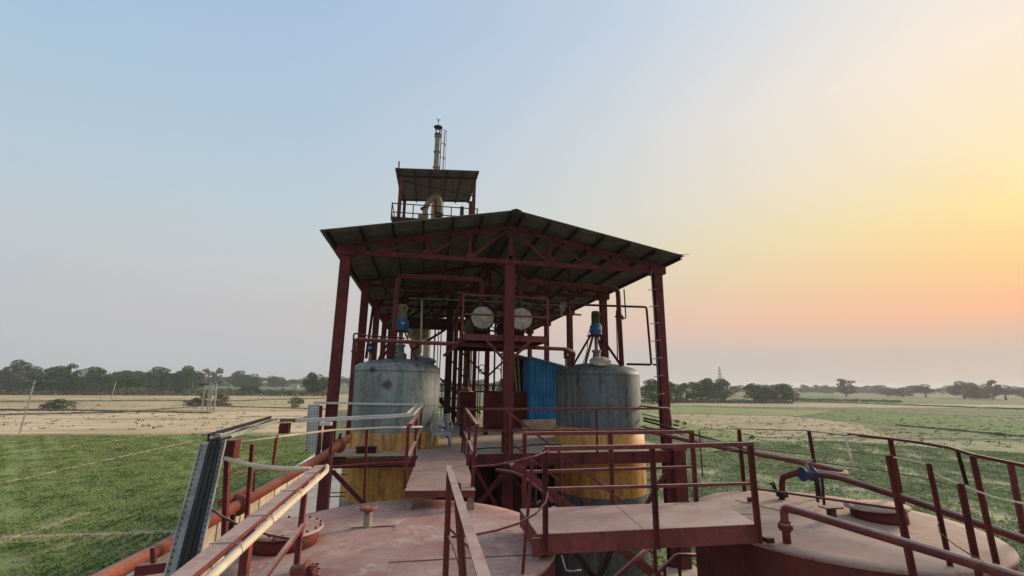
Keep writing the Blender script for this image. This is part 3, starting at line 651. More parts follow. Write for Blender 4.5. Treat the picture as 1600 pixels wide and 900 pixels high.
# corrugated roof sheets, each a part; ribs run down the slope
def sheet_mesh(s, length=1.03):
    m = MB(); pr = []; y = 0.0; p = .1288
    while y < length - 1e-6:
        for dy, dz in ((0, 0), (.035, 0), (.055, .038), (.095, .038), (.115, 0)): pr.append((y + dy, dz))
        y += p
    L = 4.95; drop = L * math.tan(math.atan(.93 / 4.8)); n = len(pr); vs = []
    for t in (0.0, -.004):
        for f in (0, 1):
            for (yy, dz) in pr: vs.append((s * L * f * .985, yy, -drop * f * .985 + dz + t))
    fs = []
    for i in range(n - 1): fs += [(i, i + 1, n + i + 1, n + i), (2 * n + i, 3 * n + i, 3 * n + i + 1, 2 * n + i + 1), (n + i, n + i + 1, 3 * n + i + 1, 3 * n + i), (i, 2 * n + i, 2 * n + i + 1, i + 1)]
    fs += [(0, n, 3 * n, 2 * n), (n - 1, 3 * n - 1, 4 * n - 1, 2 * n - 1)]
    m.add(vs, fs); return m
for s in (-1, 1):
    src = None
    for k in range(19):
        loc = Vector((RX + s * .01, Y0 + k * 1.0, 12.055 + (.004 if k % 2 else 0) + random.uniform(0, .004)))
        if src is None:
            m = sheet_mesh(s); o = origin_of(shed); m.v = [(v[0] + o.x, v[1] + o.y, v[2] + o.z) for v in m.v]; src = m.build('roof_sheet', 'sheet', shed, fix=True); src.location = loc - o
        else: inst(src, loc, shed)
m = MB(); m.v = [(RX - .14, Y0 - .03, 12.055), (RX, Y0 - .03, 12.10), (RX + .14, Y0 - .03, 12.055), (RX - .14, Y1, 12.055), (RX, Y1, 12.10), (RX + .14, Y1, 12.055), (RX, Y0 - .03, 12.093), (RX, Y1, 12.093)]
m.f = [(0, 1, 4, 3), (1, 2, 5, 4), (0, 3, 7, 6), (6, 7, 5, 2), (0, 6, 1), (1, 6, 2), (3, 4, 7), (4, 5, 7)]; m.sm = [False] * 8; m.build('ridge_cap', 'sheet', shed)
MB().rod((6.9, 11.08, 11.16), (7.28, 11.1, 11.19), .008, 5).build('rebar_end', 'dark', shed)

# ================================================================== THE DECK
deck = thing('steel_deck', 'maroon steel deck carrying the two grey vessels under the shed', 'deck', (2.2, 11.7, 0))
for k, (x0, x1) in enumerate(((-2.35, 0.0), (1.15, 7.0))):
    MB().channel((x0, 11.72, D - .16), (x1, 11.72, D - .16), .09, .30 if k else .16, .014, fl=-1).build('edge_beam', 'red', deck)
MB().box((6.88, 11.75, 5.17), (.34, .3, 1.65)).build('box_post', 'red', deck)
MB().box((6.88, 11.59, 5.9), (.42, .012, .2)).build('gusset_plate', 'redlit', deck)
for X in (-1.9, 1.5, 3.0, 4.2, 5.6): MB().box((X, 11.715, D - .16), (.012, .07, .26)).build('web_stiffener', 'red', deck)
MB().box((6.88, 11.75, 2.2), (.3, .28, 4.3)).build('box_post', 'red', deck)
MB().bar((6.35, 11.8, 3.6), (5.5, 11.78, 4.1), .09).build('brace', 'red', deck)
for (p, q) in [((6.7, 11.8, 5.4), (5.7, 11.85, 4.1)), ((-2.0, 11.85, 5.45), (-.9, 11.95, 4.35)), ((2.2, 11.9, 5.2), (1.1, 12.3, 4.2)), ((2.0, 11.6, 5.3), (1.0, 12.0, 3.9)), ((2.25, 12, 5.3), (3.3, 12, 4.2)), ((1.35, 11.85, 5.5), (2.1, 11.85, 4.3)), ((6.5, 16, 5.4), (5.5, 16, 4.2))]:
    MB().bar(p, q, .09).build('brace', 'red', deck)
for Y in (11.8, 13.1, 14.6, 16.0, 18.0, 20.0):
    MB().ibeam((-2.3, Y + .02, D - .18), (6.95, Y + .02, D - .18), .12, .2, .012).build('cross_beam', 'dark', deck)
src = {}
def dplate(x0, x1, y0, y1):
    m = MB(); m.box(((x0 + x1) / 2, (y0 + y1) / 2, D - .012 - random.uniform(0, .004)), (x1 - x0 - .01, y1 - y0 - .01, .016)); m.build('deck_plate', 'concrete', deck)
for i, (x0, x1) in enumerate([(-2.34, -1.1), (-1.1, .1), (.1, 1.25), (1.25, 2.6), (2.6, 3.9), (3.9, 5.2), (5.2, 6.98)]):
    for k in range(6): dplate(x0, x1, (11.74 if i not in () else 11.6) + k * 2.0, 11.74 + (k + 1) * 2.0)
# dark undercroft behind the deck: lower tanks stand there in the shade
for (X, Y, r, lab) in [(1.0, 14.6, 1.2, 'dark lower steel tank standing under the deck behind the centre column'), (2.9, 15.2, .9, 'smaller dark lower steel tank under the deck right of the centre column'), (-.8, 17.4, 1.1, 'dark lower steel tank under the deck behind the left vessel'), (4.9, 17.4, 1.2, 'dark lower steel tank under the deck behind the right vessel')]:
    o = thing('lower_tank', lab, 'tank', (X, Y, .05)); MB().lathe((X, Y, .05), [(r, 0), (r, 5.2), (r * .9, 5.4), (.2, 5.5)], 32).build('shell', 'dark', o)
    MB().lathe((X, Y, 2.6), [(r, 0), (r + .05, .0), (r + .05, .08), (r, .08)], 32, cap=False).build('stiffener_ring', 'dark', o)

# ================================================================== THE TWO GREY VESSELS
GL = dict(tint=((.21, .26, .265), (.30, .32, .295), (.12, .15, .155)))
VL, VR = (-.76, 13.72), (5.49, 13.9)
M['vesselL'] = vessel_mat('left_vessel_paint', 6.23, 4.52, (7.82, 6.9), [((-1.35, 12.6, 7.85), .13), ((-.95, 12.45, 7.45), .17), ((-1.33, 12.55, 7.5), .07), ((-.75, 12.8, 8.15), .13), ((-.2, 12.7, 8.0), .08)], GL['tint'])
M['vesselR'] = vessel_mat('right_vessel_paint', 6.27, 4.42, (7.82, 6.9), [((6.3, 12.9, 7.85), .08), ((5.65, 12.6, 8.1), .08), ((4.5, 12.8, 7.3), .06), ((5.45, 12.45, 5.15), .1)], ((.085, .12, .135), (.14, .155, .155), (.035, .045, .05)), (.17, .14, .095), .6)
def vessel(c, r, mat, label, yb=0.05):
    o = thing('pressure_vessel', label, 'vessel', (c[0], c[1], .05))
    pr = [(r * 1.04, 0), (r * 1.04, 5.55 - .05), (r * 1.04, 6.2 - .05), (r * 1.01, 6.22 - .05)]
    MB().lathe((c[0], c[1], .05), pr, 64).build('skirt', mat, o)
    pr = [(r, 6.15 - .05), (r, 7.80 - .05)]; MB().lathe((c[0], c[1], .05), pr, 64, cap=False).build('shell', mat, o)
    pr = [(r, 7.80 - .05)] + [(r - .30 * (1 - math.cos(a)), 7.75 + .26 * math.sin(a)) for a in [math.radians(i * 9) for i in range(1, 9)]]
    r1, z1 = pr[-1]; pr += [(r1 * (1 - t), z1 + (8.16 - z1) * (1 - (1 - t) ** 2.1)) for t in (.08, .16, .25, .35, .45, .6, .75, .9, .97)]
    MB().lathe((c[0], c[1], .05), pr, 64).build('domed_head', mat, o)
    MB().lathe((c[0], c[1], 7.80), [(r + .001, -.012), (r + .008, -.006), (r + .008, .006), (r + .001, .012)], 64, cap=False).build('weld_seam', mat, o)
    return o
vl = vessel(VL, 1.25, 'vesselL', 'grey-blue vessel with rust spots and a yellow skirt, left of the gangway')
vr = vessel(VR, 1.33, 'vesselR', 'streaked dark grey vessel with a yellow skirt, right of the blue shed')
for o, c, a in ((vl, VL, -.9), (vl, VL, .1), (vl, VL, .25), (vr, VR, -.2)):
    r = 1.25 * 1.04 if o is vl else 1.33 * 1.04
    p = Vector((c[0] + r * math.sin(a), c[1] - r * math.cos(a), 5.83)); q = p + Vector((0, 0, .42)); n = Vector((math.sin(a), -math.cos(a), 0)) * .012
    MB().bar(p + n, q + n, .03, .02, up=(math.sin(a), -math.cos(a), 0)).build('stiffener', 'vesselL', o)
# manhole lids
n = Vector((.22, .12, 1)).normalized(); c = Vector((-.02, 13.45, 8.02))
MB().lathe(c, [(.26, -.12), (.26, .14), (.33, .15), (.33, .20), (.30, .21)], 24, axis=n).build('manhole', 'vesselL', vl)
bolts(c + n * .2, .295, 12, n, vl, .013, 'dark')
n = Vector((-.12, -.42, .9)).normalized(); c = Vector((5.27, 13.05, 8.12))
MB().lathe(c, [(.20, -.12), (.20, .08), (.30, .08), (.33, .11), (.30, .145), (.1, .17)], 28, axis=n).build('manhole', 'disc', vr)
for (a, rr, hh) in ((2.2, .8, .2), (4.1, .7, .16), (1.0, .8, .2)):
    p = Vector((VR[0] + rr * math.cos(a), VR[1] + rr * math.sin(a), 7.95)); MB().lathe(p, [(.05, 0), (.05, hh), (.09, hh), (.09, hh + .03)], 14).build('nozzle', 'red', vr)
    p = Vector((VL[0] + rr * math.cos(a), VL[1] + rr * math.sin(a), 7.95)); MB().lathe(p, [(.05, 0), (.05, hh), (.09, hh), (.09, hh + .03)], 14).build('nozzle', 'red', vl)
def agitator(c, zb, zt, label, motor, spread=.55):
    o = thing('agitator_drive', label, 'motor', (c[0], c[1], zb))
    for (sx, sy) in ((-1, -1), (1, -1), (1, 1), (-1, 1)):
        MB().channel((c[0] + sx * spread, c[1] + sy * spread, zb - .05), (c[0] + sx * .13, c[1] + sy * .13, zt), .05, .09, .01, up=(0, 1, 0)).build('leg', 'red', o)
    MB().box((c[0], c[1], zt + .02), (.46, .46, .04)).build('mounting_plate', 'red', o)
    MB().lathe((c[0], c[1], zb), [(.2, -.05), (.2, .14), (.13, .18), (.11, .34), (.15, .36), (.15, .42), (.06, .44), (.06, zt - zb)], 20).build('shaft_seal', 'galv', o)
    g0 = MB().lathe((c[0], c[1], zt + .04), [(.2, 0), (.2, .03), (.175, .04), (.195, .09), (.195, .28), (.15, .34), (.15, .36)], 24).build('gearbox', 'blue', o)
    for k in range(6): a = k * 1.047; MB().box((c[0] + .19 * math.cos(a), c[1] + .19 * math.sin(a), zt + .20), (.035, .02, .22), a).build('rib', 'blue', g0)
    MB().box((c[0] + .04, c[1] - .2, zt + .24), (.09, .012, .06)).build('rating_plate', 'whitewall', g0)
    MB().rod((c[0] - .15, c[1] - .05, zt + .15), (c[0] - .24, c[1] - .07, zt + .15), .05, 12).build('input_flange', 'blue', g0)
    mo = MB().lathe((c[0], c[1], zt + .40), [(.15, 0), (.15, .03), (.12, .04), (.12, .34), (.13, .34), (.13, .40), (.1, .43)], 20).build('motor', motor, o)
    first = None
    for k in range(20): a = k * math.tau / 20; MB().box((c[0] + .13 * math.cos(a), c[1] + .13 * math.sin(a), zt + .40 + .19), (.022, .008, .30), a).build('cooling_fin', motor, mo)
    MB().box((c[0] + .13, c[1] - .03, zt + .72), (.07, .1, .12)).build('terminal_box', motor, mo)
    return o
agitator((-.72, 13.75), 8.2, 9.0, 'blue gearbox and beige motor on maroon legs above the left vessel', 'cream', .52)
agitator((5.5, 13.9), 8.2, 9.08, 'blue gearbox and khaki motor on maroon legs above the right vessel', 'khaki', .58)

# ================================================================== PIPEWORK
def flange(p, axis, r, parent, mat='red', nb=8, t=.02):
    f_ = MB().lathe(Vector(p) - Vector(axis).normalized() * t, [(r * .55, 0), (r, 0), (r, t * .9), (r, t * 1.1), (r, t * 2), (r * .55, t * 2)], 20, axis=axis).build('flange', mat, parent)
    return f_
def pipe(name, label, pts, r, mat='red', bend=.15, flanges=(), cat='pipe', group=None, n=12):
    o = thing(name, label, cat, Vector(pts[0]), group); MB().tube(pts, r, n, bend).build('pipe_run', mat, o)
    for (p, ax) in flanges: flange(p, ax, r * 1.8, o, mat)
    return o
def valve(c, axis, r, label, mat='deepblue', lever=(.25, 0, .05), name='valve'):
    ax = Vector(axis).normalized(); c = Vector(c); o = thing(name, label, 'valve', c)
    MB().lathe(c - ax * r * 1.4, [(r * 1.5, 0), (r * 1.5, r * .35), (r, r * .4), (r * 1.15, r * 1.4), (r, r * 2.4), (r * 1.5, r * 2.45), (r * 1.5, r * 2.8)], 16, axis=ax).build('valve_body', mat, o)
    a = ax.cross(Vector((0, -1, .01))).normalized() if abs(ax.y) < .8 else Vector((0, 0, 1))
    MB().rod(c, c + Vector((0, -1, 0)) * r * 1.8 if abs(ax.z) > .5 else c + Vector((0, 0, 1)) * r * 2.1, r * .3, 8).build('stem', 'galv', o)
    e = c + (Vector((0, -1, 0)) * r * 1.8 if abs(ax.z) > .5 else Vector((0, 0, 1)) * r * 2.1)
    MB().bar(e, e + Vector(lever), .022, .014).build('handle', 'dark' if mat != 'blue' else 'black', o)
    return o
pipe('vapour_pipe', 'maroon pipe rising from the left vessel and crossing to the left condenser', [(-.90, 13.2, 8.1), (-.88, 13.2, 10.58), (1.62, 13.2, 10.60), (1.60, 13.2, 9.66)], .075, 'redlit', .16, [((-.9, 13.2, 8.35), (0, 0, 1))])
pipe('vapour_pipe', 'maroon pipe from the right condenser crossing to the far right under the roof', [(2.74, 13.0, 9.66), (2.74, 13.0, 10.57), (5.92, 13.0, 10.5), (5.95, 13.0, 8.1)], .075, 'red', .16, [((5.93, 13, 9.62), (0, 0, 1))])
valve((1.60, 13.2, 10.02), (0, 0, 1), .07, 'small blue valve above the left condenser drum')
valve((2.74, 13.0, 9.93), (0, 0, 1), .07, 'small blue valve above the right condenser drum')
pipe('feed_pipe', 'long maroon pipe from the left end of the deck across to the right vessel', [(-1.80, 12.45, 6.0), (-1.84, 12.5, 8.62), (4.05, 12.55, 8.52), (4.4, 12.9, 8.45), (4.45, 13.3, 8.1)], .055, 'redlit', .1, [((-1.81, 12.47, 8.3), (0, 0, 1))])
pipe('thin_pipe', 'thin pipe looping above the left end of the long maroon pipe', [(-1.86, 12.4, 8.58), (-1.86, 12.4, 8.78), (-1.6, 12.6, 8.74), (-.55, 12.8, 8.72)], .022, 'red', .06)
pipe('thin_pipe', 'thin black pipe looping outside the right column bay', [(3.3, 14, 10.13), (4.7, 14, 10.12), (7.4, 14, 10.15), (7.47, 14, 8.2), (6.6, 14, 8.2)], .038, 'dark', .08)
pipe('thin_pipe', 'short black stub pipe meeting the right column from the loop', [(7.47, 13.9, 8.2), (7.95, 13.9, 8.17)], .03, 'dark', .02)
pipe('vent_pipe', 'thin drop pipe with a ball end hanging under the right eave', [P(975, 452, y=14), P(978, 497, y=14), P(972, 498, y=14)], .022, 'dark', .05)
valve(P(971, 497, y=14), (1, 0, 0), .04, 'small round valve on the end of the thin drop pipe', 'dark', (.02, 0, .05))
pipe('vent_pipe', 'thin vertical pipe hanging from the roof left of the left vapour pipe', [P(608, 425, y=14.5), P(606, 492, y=14.5)], .03, 'red', .05)
pipe('vent_pipe', 'thin vertical pipe hanging from the roof above the upper platform', [P(695, 440, y=15), P(694, 470, y=15)], .03, 'red', .05)
pipe('conduit', 'thin white vertical conduit behind the left vessel', [P(659.5, 469, y=15), P(657.5, 552, y=15)], .03, 'white', .05)
pipe('vent_pipe', 'thin dark vertical pipe left of the right vessel', [P(888, 423, y=14.6), P(891, 545, y=14.6)], .028, 'red', .05)
pipe('vent_pipe', 'thin pipe between the right column rows behind the right vessel', [P(963, 485, y=14.4), P(965, 560, y=14.4)], .02, 'dark', .05)
pipe('vent_pipe', 'thin dark vertical pipe standing behind the first left column', [P(583, 480, y=15.5), P(572, 560, y=15.5)], .045, 'dark', .05)
pipe('cross_pipe', 'thin maroon cross pipe under the right roof slope', [P(862, 489, y=15.5), P(908, 492, y=15.5)], .035, 'red', .02)
pipe('cross_pipe', 'grey cross pipe beneath the roof behind the condensers', [P(640, 466, y=15.4), P(722, 469, y=15.4), P(890, 477, y=15.0)], .028, 'galv', .02)
# hanging rag
rag = MB(); vs = []; nx = 10
base = P(878, 478, y=13.8)
for i in range(nx + 1):
    for j in range(9):
        a = i / nx * math.pi * 1.0 - .3; rr = .045 + .03 * math.sin(j * 1.3 + i); fall = j / 8
        vs.append((base.x - .06 + .12 * i / nx * (1.5 - fall) + .03 * math.sin(j * 1.7), base.y - .05 + .05 * math.sin(i * 2.1 + j * .6), base.z + .09 - fall * .44 + .05 * math.sin(i * 1.4) * (1 - fall)))
rag.add(vs, [(i * 9 + j, i * 9 + j + 1, (i + 1) * 9 + j + 1, (i + 1) * 9 + j) for i in range(nx) for j in range(8)], True)
ro = rag.build('hanging_rag', 'disc'); tag(ro, 'pale dirty rag hanging from a pipe under the right roof slope', 'rag'); md = ro.modifiers.new('thick', 'SOLIDIFY'); md.thickness = .012
# small valve clusters on vessels
for c, lab in (((-1.5, 13.2, 8.35), 'small blue valve on a stub at the left shoulder of the left vessel'), ((4.35, 13.55, 8.32), 'small dark valve on a stub at the left shoulder of the right vessel')):
    st = thing('stub_valve', lab, 'valve', c); cv = Vector(c)
    MB().rod(cv + Vector((0, 0, -.55)), cv + Vector((0, 0, .02)), .04, 10).build('stub_pipe', 'cream', st)
    MB().lathe(cv, [(.09, 0), (.09, .03), (.06, .04), (.085, .12), (.06, .2), (.09, .21), (.09, .24)], 14).build('valve_body', 'deepblue' if c[0] < 0 else 'dark', st)
    MB().bar(cv + Vector((-.1, -.08, .3)), cv + Vector((.14, -.08, .3)), .03, .02).build('handle', 'black', st)
    MB().lathe(cv + Vector((0, -.1, .1)), [(.03, 0), (.05, .02), (.03, .05)], 10, axis=(0, -1, 0)).build('bonnet', 'galv', st)

# ================================================================== CONDENSER PLATFORM
pf = thing('condenser_platform', 'small maroon platform with railing carrying two horizontal condenser drums', 'platform', (2.2, 12.1, 8.5))
X0, X1 = .97, 3.36
for (a, b) in (((X0, 12.1), (X1, 12.1)), ((X0, 16.2), (X1, 16.2))): MB().channel((a[0], a[1], 8.74), (b[0], b[1], 8.74), .07, .17, .012, fl=1 if a[1] > 14 else -1).build('edge_beam', 'redlit' if a[1] < 14 else 'red', pf)
for X in (X0, X1): MB().channel((X, 12.1, 8.74), (X, 16.2, 8.74), .07, .17, .012, fl=1 if X < 2 else -1).build('edge_beam', 'red', pf)
for k in range(4): MB().box(((X0 + X1) / 2, 12.65 + k * 1.02, 8.815), (X1 - X0 - .02, 1.0, .012)).build('floor_plate', 'dark', pf)
for Y in (12.6, 14, 15.4): MB().ibeam((X0, Y, 8.72), (X1, Y, 8.72), .08, .14, .01).build('joist', 'dark', pf)
MB().bar((2.2, 12.0, 8.05), (1.62, 12.08, 8.68), .07).build('brace', 'redlit', pf); MB().bar((2.2, 12.0, 8.05), (2.86, 12.08, 8.68), .07).build('brace', 'redlit', pf)
MB().bar((2.2, 15.9, 7.75), (1.15, 15.95, 8.7), .06).build('brace', 'red', pf); MB().bar((2.2, 15.9, 7.75), (3.2, 15.95, 8.7), .06).build('brace', 'red', pf)
MB().bar((X0 - .45, 12.6, 8.25), (X0 + .1, 12.2, 8.7), .06).build('brace', 'red', pf)
for (a, b) in (((X0, 12.1), (2.08, 12.1)), ((2.32, 12.1), (X1, 12.1)), ((X0, 12.1), (X0, 16.1)), ((X1, 12.1), (X1, 16.1))):
    for zz in (9.36, 9.9): MB().bar((a[0], a[1], zz), (b[0], b[1], zz), .045, .045).build('rail', 'redlit', pf)
for X in (X0, X1):
    for Y in (12.1, 14.1, 16.1): MB().bar((X, Y, 8.8), (X, Y, 9.9), .05, .05).build('post', 'redlit', pf)
def condenser(X, z0, label):
    o = thing('condenser_drum', label, 'condenser', (X, 12.7, z0))
    MB().lathe((X, 12.75, z0), [(.30, .05), (.30, 2.9), (.2, 3.0)], 32, axis=(0, 1, 0)).build('shell', 'khaki' if X < 2 else 'dark', o)
    MB().lathe((X, 12.68, z0), [(.37, .06), (.37, .12)], 32, axis=(0, 1, 0)).build('flange', 'black', o)
    cvr = MB().lathe((X, 12.67, z0), [(.31, 0), (.32, .02), (.32, .07)], 32, axis=(0, 1, 0)).build('end_cover', 'disc', o)
    bolts((X, 12.73, z0), .345, 16, (0, 1, 0), o, .013, 'galv', .05)
    for Y in (13.2, 15.2): MB().box((X, Y, z0 - .42), (.4, .1, .34)).build('saddle', 'dark', o)
condenser(1.585, 9.37, 'left condenser drum with a chalky round end cover')
condenser(2.72, 9.38, 'right condenser drum with a chalky round end cover, half behind the centre column')

# ================================================================== THINGS ON THE DECK
def steel_box(x0, x1, y0, y1, z0, z1, label, name='settling_box'):
    o = thing(name, label, 'steel box', ((x0 + x1) / 2, y0, z0)); c = ((x0 + x1) / 2, (y0 + y1) / 2, (z0 + z1) / 2)
    MB().box(c, (x1 - x0, y1 - y0, z1 - z0)).build('body', 'red', o)
    for (a, b) in (((x0, y0), (x1, y0)), ((x0, y1), (x1, y1)), ((x0, y0), (x0, y1)), ((x1, y0), (x1, y1))): MB().bar((*a, z1 + .01), (*b, z1 + .01), .05, .05).build('rim', 'red', o)
    for X in (x0, x1): MB().bar((X, y0 - .005, z0), (X, y0 - .005, z1), .05, .03, up=(0, 1, 0)).build('corner_angle', 'red', o)
    return o
steel_box(2.48, 4.05, 17.5, 18.9, 5.88, 7.2, 'large maroon steel box tank behind the centre column')
bx = steel_box(1.5, 2.1, 18.4, 20.2, 5.85, 7.15, 'narrow maroon steel box tank left of the large one')
for (X, Y, zz, lab) in ((1.8, 19.2, 7.15, 'round pump casing sitting on the narrow box tank'), (3.1, 18.2, 7.2, 'cream pump with a hand wheel on the large box tank')):
    o = thing('small_pump', lab, 'pump', (X, Y, zz)); MB().lathe((X, Y, zz), [(.3, 0), (.3, .04), (.2, .08), (.2, .16), (.1, .2)], 20).build('casing', 'disc' if X > 2 else 'redlit', o)
    MB().lathe((X, Y, zz + .15), [(.05, 0), (.09, .08), (.08, .25), (.05, .36), (.03, .38)], 14).build('bonnet', 'cream' if X > 2 else 'dark', o)
    MB().tube([(X - .25, Y, zz + .95), (X - .05, Y - .02, zz + .9), (X, Y, zz + .6)], .02, 8).build('spindle', 'black', o)
hw = thing('hand_wheel', 'round black hand wheel on a spindle between the deck columns', 'hand wheel', (2.35, 19.5, 8.05))
m = MB(); cc = P(753, 577, y=19.5); hw.location = cc; m.tube([cc + Vector((.13 * math.sin(a), 0, .2 * math.cos(a))) for a in [k * math.tau / 16 for k in range(17)]], .02, 6); m.build('rim', 'black', hw)
MB().bar(cc + Vector((-.13, 0, 0)), cc + Vector((.35, 0, 0)), .03).build('spoke', 'black', hw)
# blue corrugated hut
hutb = thing('blue_sheet_hut', 'blue corrugated sheet hut with a lean-to roof beside the right vessel', 'hut', (4.8, 17.0, D))
pl = thing('hut_plinth', 'pale rendered plinth below the blue sheet hut', 'plinth', (4.8, 17.0, D)); MB().box((4.8, 17.6, D + .2), (1.95, 1.3, .40)).build('render', 'concrete', pl)
nr = 12
for k in range(nr):
    x0 = 4.02 + k * .145; h = 8.56 - (k * .145) * .24; m = MB()
    m.prof((x0, 17.0, 6.21), (x0, 17.0, h), [(0, 0), (.05, 0), (.065, .03), (.115, .03), (.13, 0), (.143, 0), (.143, -.01), (0, -.01)], up=(0, -1, 0)); m.build('corrugated_panel', 'blueline', hutb)
MB().box((4.03, 17.7, 7.35), (.03, 1.3, 2.3)).build('side_wall', 'blueline', hutb)
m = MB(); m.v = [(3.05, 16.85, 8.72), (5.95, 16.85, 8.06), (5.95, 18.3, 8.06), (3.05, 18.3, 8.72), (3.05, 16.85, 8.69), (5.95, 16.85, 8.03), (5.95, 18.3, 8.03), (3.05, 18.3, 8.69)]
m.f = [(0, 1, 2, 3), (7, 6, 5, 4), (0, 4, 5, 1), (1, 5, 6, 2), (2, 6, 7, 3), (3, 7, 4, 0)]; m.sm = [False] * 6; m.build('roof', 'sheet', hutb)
MB().box((3.62, 18.2, 7.5), (.75, .05, 2.2)).build('back_panel', 'dark', hutb)
for (k, zz) in enumerate((7.15, 7.65, 8.1, 6.7)): MB().tube([(5.02 + .03 * math.sin(a) + .0, 16.93, zz + .07 * math.cos(a)) for a in [i * math.pi / 5 for i in range(7)]], .01, 5).build('wire_loop', 'black', hutb)
for (X, lab) in ((3.55, 'bamboo pole leaning left inside the dark doorway of the blue hut'), (3.68, 'second bamboo pole crossing beside the blue hut doorway')):
    tag(MB().rod((X, 17.3, 7.2), (X - .13 if X < 3.6 else X - .1, 17.4, 9.0), .035, 8).build('bamboo_pole', 'cream'), lab, 'pole')
# plastic chair with bottle
ch = thing('plastic_chair', 'grey moulded plastic chair with slatted back at the end of the gangway', 'chair', (.47, 13.7, D)); cxx, cyy = .55, 12.78
for sx in (-1, 1):
    MB().rod((cxx + sx * .27, cyy - .25, D), (cxx + sx * .22, cyy - .22, D + .42), .03, 8, .035).build('leg', 'plastic', ch)
    MB().rod((cxx + sx * .25, cyy + .28, D), (cxx + sx * .21, cyy + .2, D + .42), .03, 8, .035).build('leg', 'plastic', ch)
    MB().tube([(cxx + sx * .25, cyy - .22, D + .40), (cxx + sx * .28, cyy - .2, D + .62), (cxx + sx * .27, cyy + .2, D + .66)], .028, 8, .06).build('armrest', 'plastic', ch)
    MB().bar((cxx + sx * .2, cyy + .2, D + .42), (cxx + sx * .19, cyy + .32, D + .88), .045, .03, up=(0, 1, 0)).build('back_post', 'plastic', ch)
MB().box((cxx, cyy - .01, D + .425), (.46, .46, .03)).box((cxx, cyy - .235, D + .39), (.46, .02, .08)).build('seat', 'plastic', ch)
for k in range(8): f_ = k / 7; MB().box((cxx, cyy + .21 + .11 * f_, D + .48 + .37 * f_), (.38, .015, .028)).build('back_slat', 'plastic', ch)
bt = thing('water_bottle', 'clear plastic water bottle with a blue cap leaning on the grey chair', 'bottle', (.58, 12.66, D + .44))
mm, t_, b_ = new_mat('clear_plastic'); b_.inputs['Base Color'].default_value = (.75, .82, .86, 1); b_.inputs['Roughness'].default_value = .12; b_.inputs['Transmission Weight'].default_value = .6; M['clear'] = mm
ax = Vector((.08, .3, 1)); MB().lathe((.58, 12.66, D + .44), [(.035, 0), (.04, .02), (.04, .17), (.015, .23), (.015, .25)], 14, axis=ax).build('body', 'clear', bt)
q = Vector((.58, 12.66, D + .44)) + ax.normalized() * .25; MB().lathe(q, [(.018, 0), (.018, .03)], 12, axis=ax).build('cap', 'blue', bt); MB().lathe(Vector((.58, 12.66, D + .44)) + ax.normalized() * .07, [(.0415, 0), (.0415, .06)], 14, axis=ax, cap=False).build('label_band', 'deepblue', bt)
c2 = thing('metal_chair', 'dark square framed chair behind the plastic chair', 'chair', (1.05, 15.3, D)); 
for (X, Y, h) in ((.85, 15.1, .65), (1.3, 15.1, .65), (.85, 15.55, .9), (1.3, 15.55, .9)): MB().bar((X, Y, D), (X, Y, D + h), .04).build('leg', 'black', c2)
MB().box((1.075, 15.33, D + .42), (.46, .46, .04)).build('seat', 'black', c2); MB().box((1.075, 15.56, D + .88), (.42, .03, .05)).build('backrest', 'black', c2)
for X in (.85, 1.3): MB().bar((X, 15.08, D + .66), (X, 15.56, D + .66), .05, .03).build('armrest', 'black', c2)
db = thing('steel_tray', 'dark open steel box on the deck in front of the left vessel', 'box', (-1.35, 12.15, D)); 
MB().box((-1.3, 12.2, D + .065), (.46, .22, .13)).build('body', 'dark', db); MB().box((-1.3, 12.2, D + .135), (.5, .26, .012)).build('lid', 'black', db)
# upper working level and clutter of columns further in
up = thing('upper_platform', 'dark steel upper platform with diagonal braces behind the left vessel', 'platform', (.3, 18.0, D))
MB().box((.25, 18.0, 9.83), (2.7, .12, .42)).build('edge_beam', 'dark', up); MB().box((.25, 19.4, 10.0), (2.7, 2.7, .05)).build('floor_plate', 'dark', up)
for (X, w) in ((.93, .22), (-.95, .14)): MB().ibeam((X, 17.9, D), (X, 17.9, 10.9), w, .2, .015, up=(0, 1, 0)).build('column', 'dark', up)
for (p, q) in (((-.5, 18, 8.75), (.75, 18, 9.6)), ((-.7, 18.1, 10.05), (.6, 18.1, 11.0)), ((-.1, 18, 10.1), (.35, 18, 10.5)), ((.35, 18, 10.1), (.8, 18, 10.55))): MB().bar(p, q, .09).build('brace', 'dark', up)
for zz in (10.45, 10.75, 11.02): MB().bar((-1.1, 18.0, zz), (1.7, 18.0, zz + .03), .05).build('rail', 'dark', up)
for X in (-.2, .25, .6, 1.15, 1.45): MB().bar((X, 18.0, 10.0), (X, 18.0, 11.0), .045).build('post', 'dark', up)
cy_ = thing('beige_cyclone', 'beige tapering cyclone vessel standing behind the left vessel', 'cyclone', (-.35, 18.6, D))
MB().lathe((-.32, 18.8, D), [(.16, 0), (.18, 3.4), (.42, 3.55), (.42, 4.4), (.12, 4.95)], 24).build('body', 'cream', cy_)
MB().box((-.15, 18.5, D + 2.55), (.55, .25, .3)).build('inlet_box', 'cream', cy_)
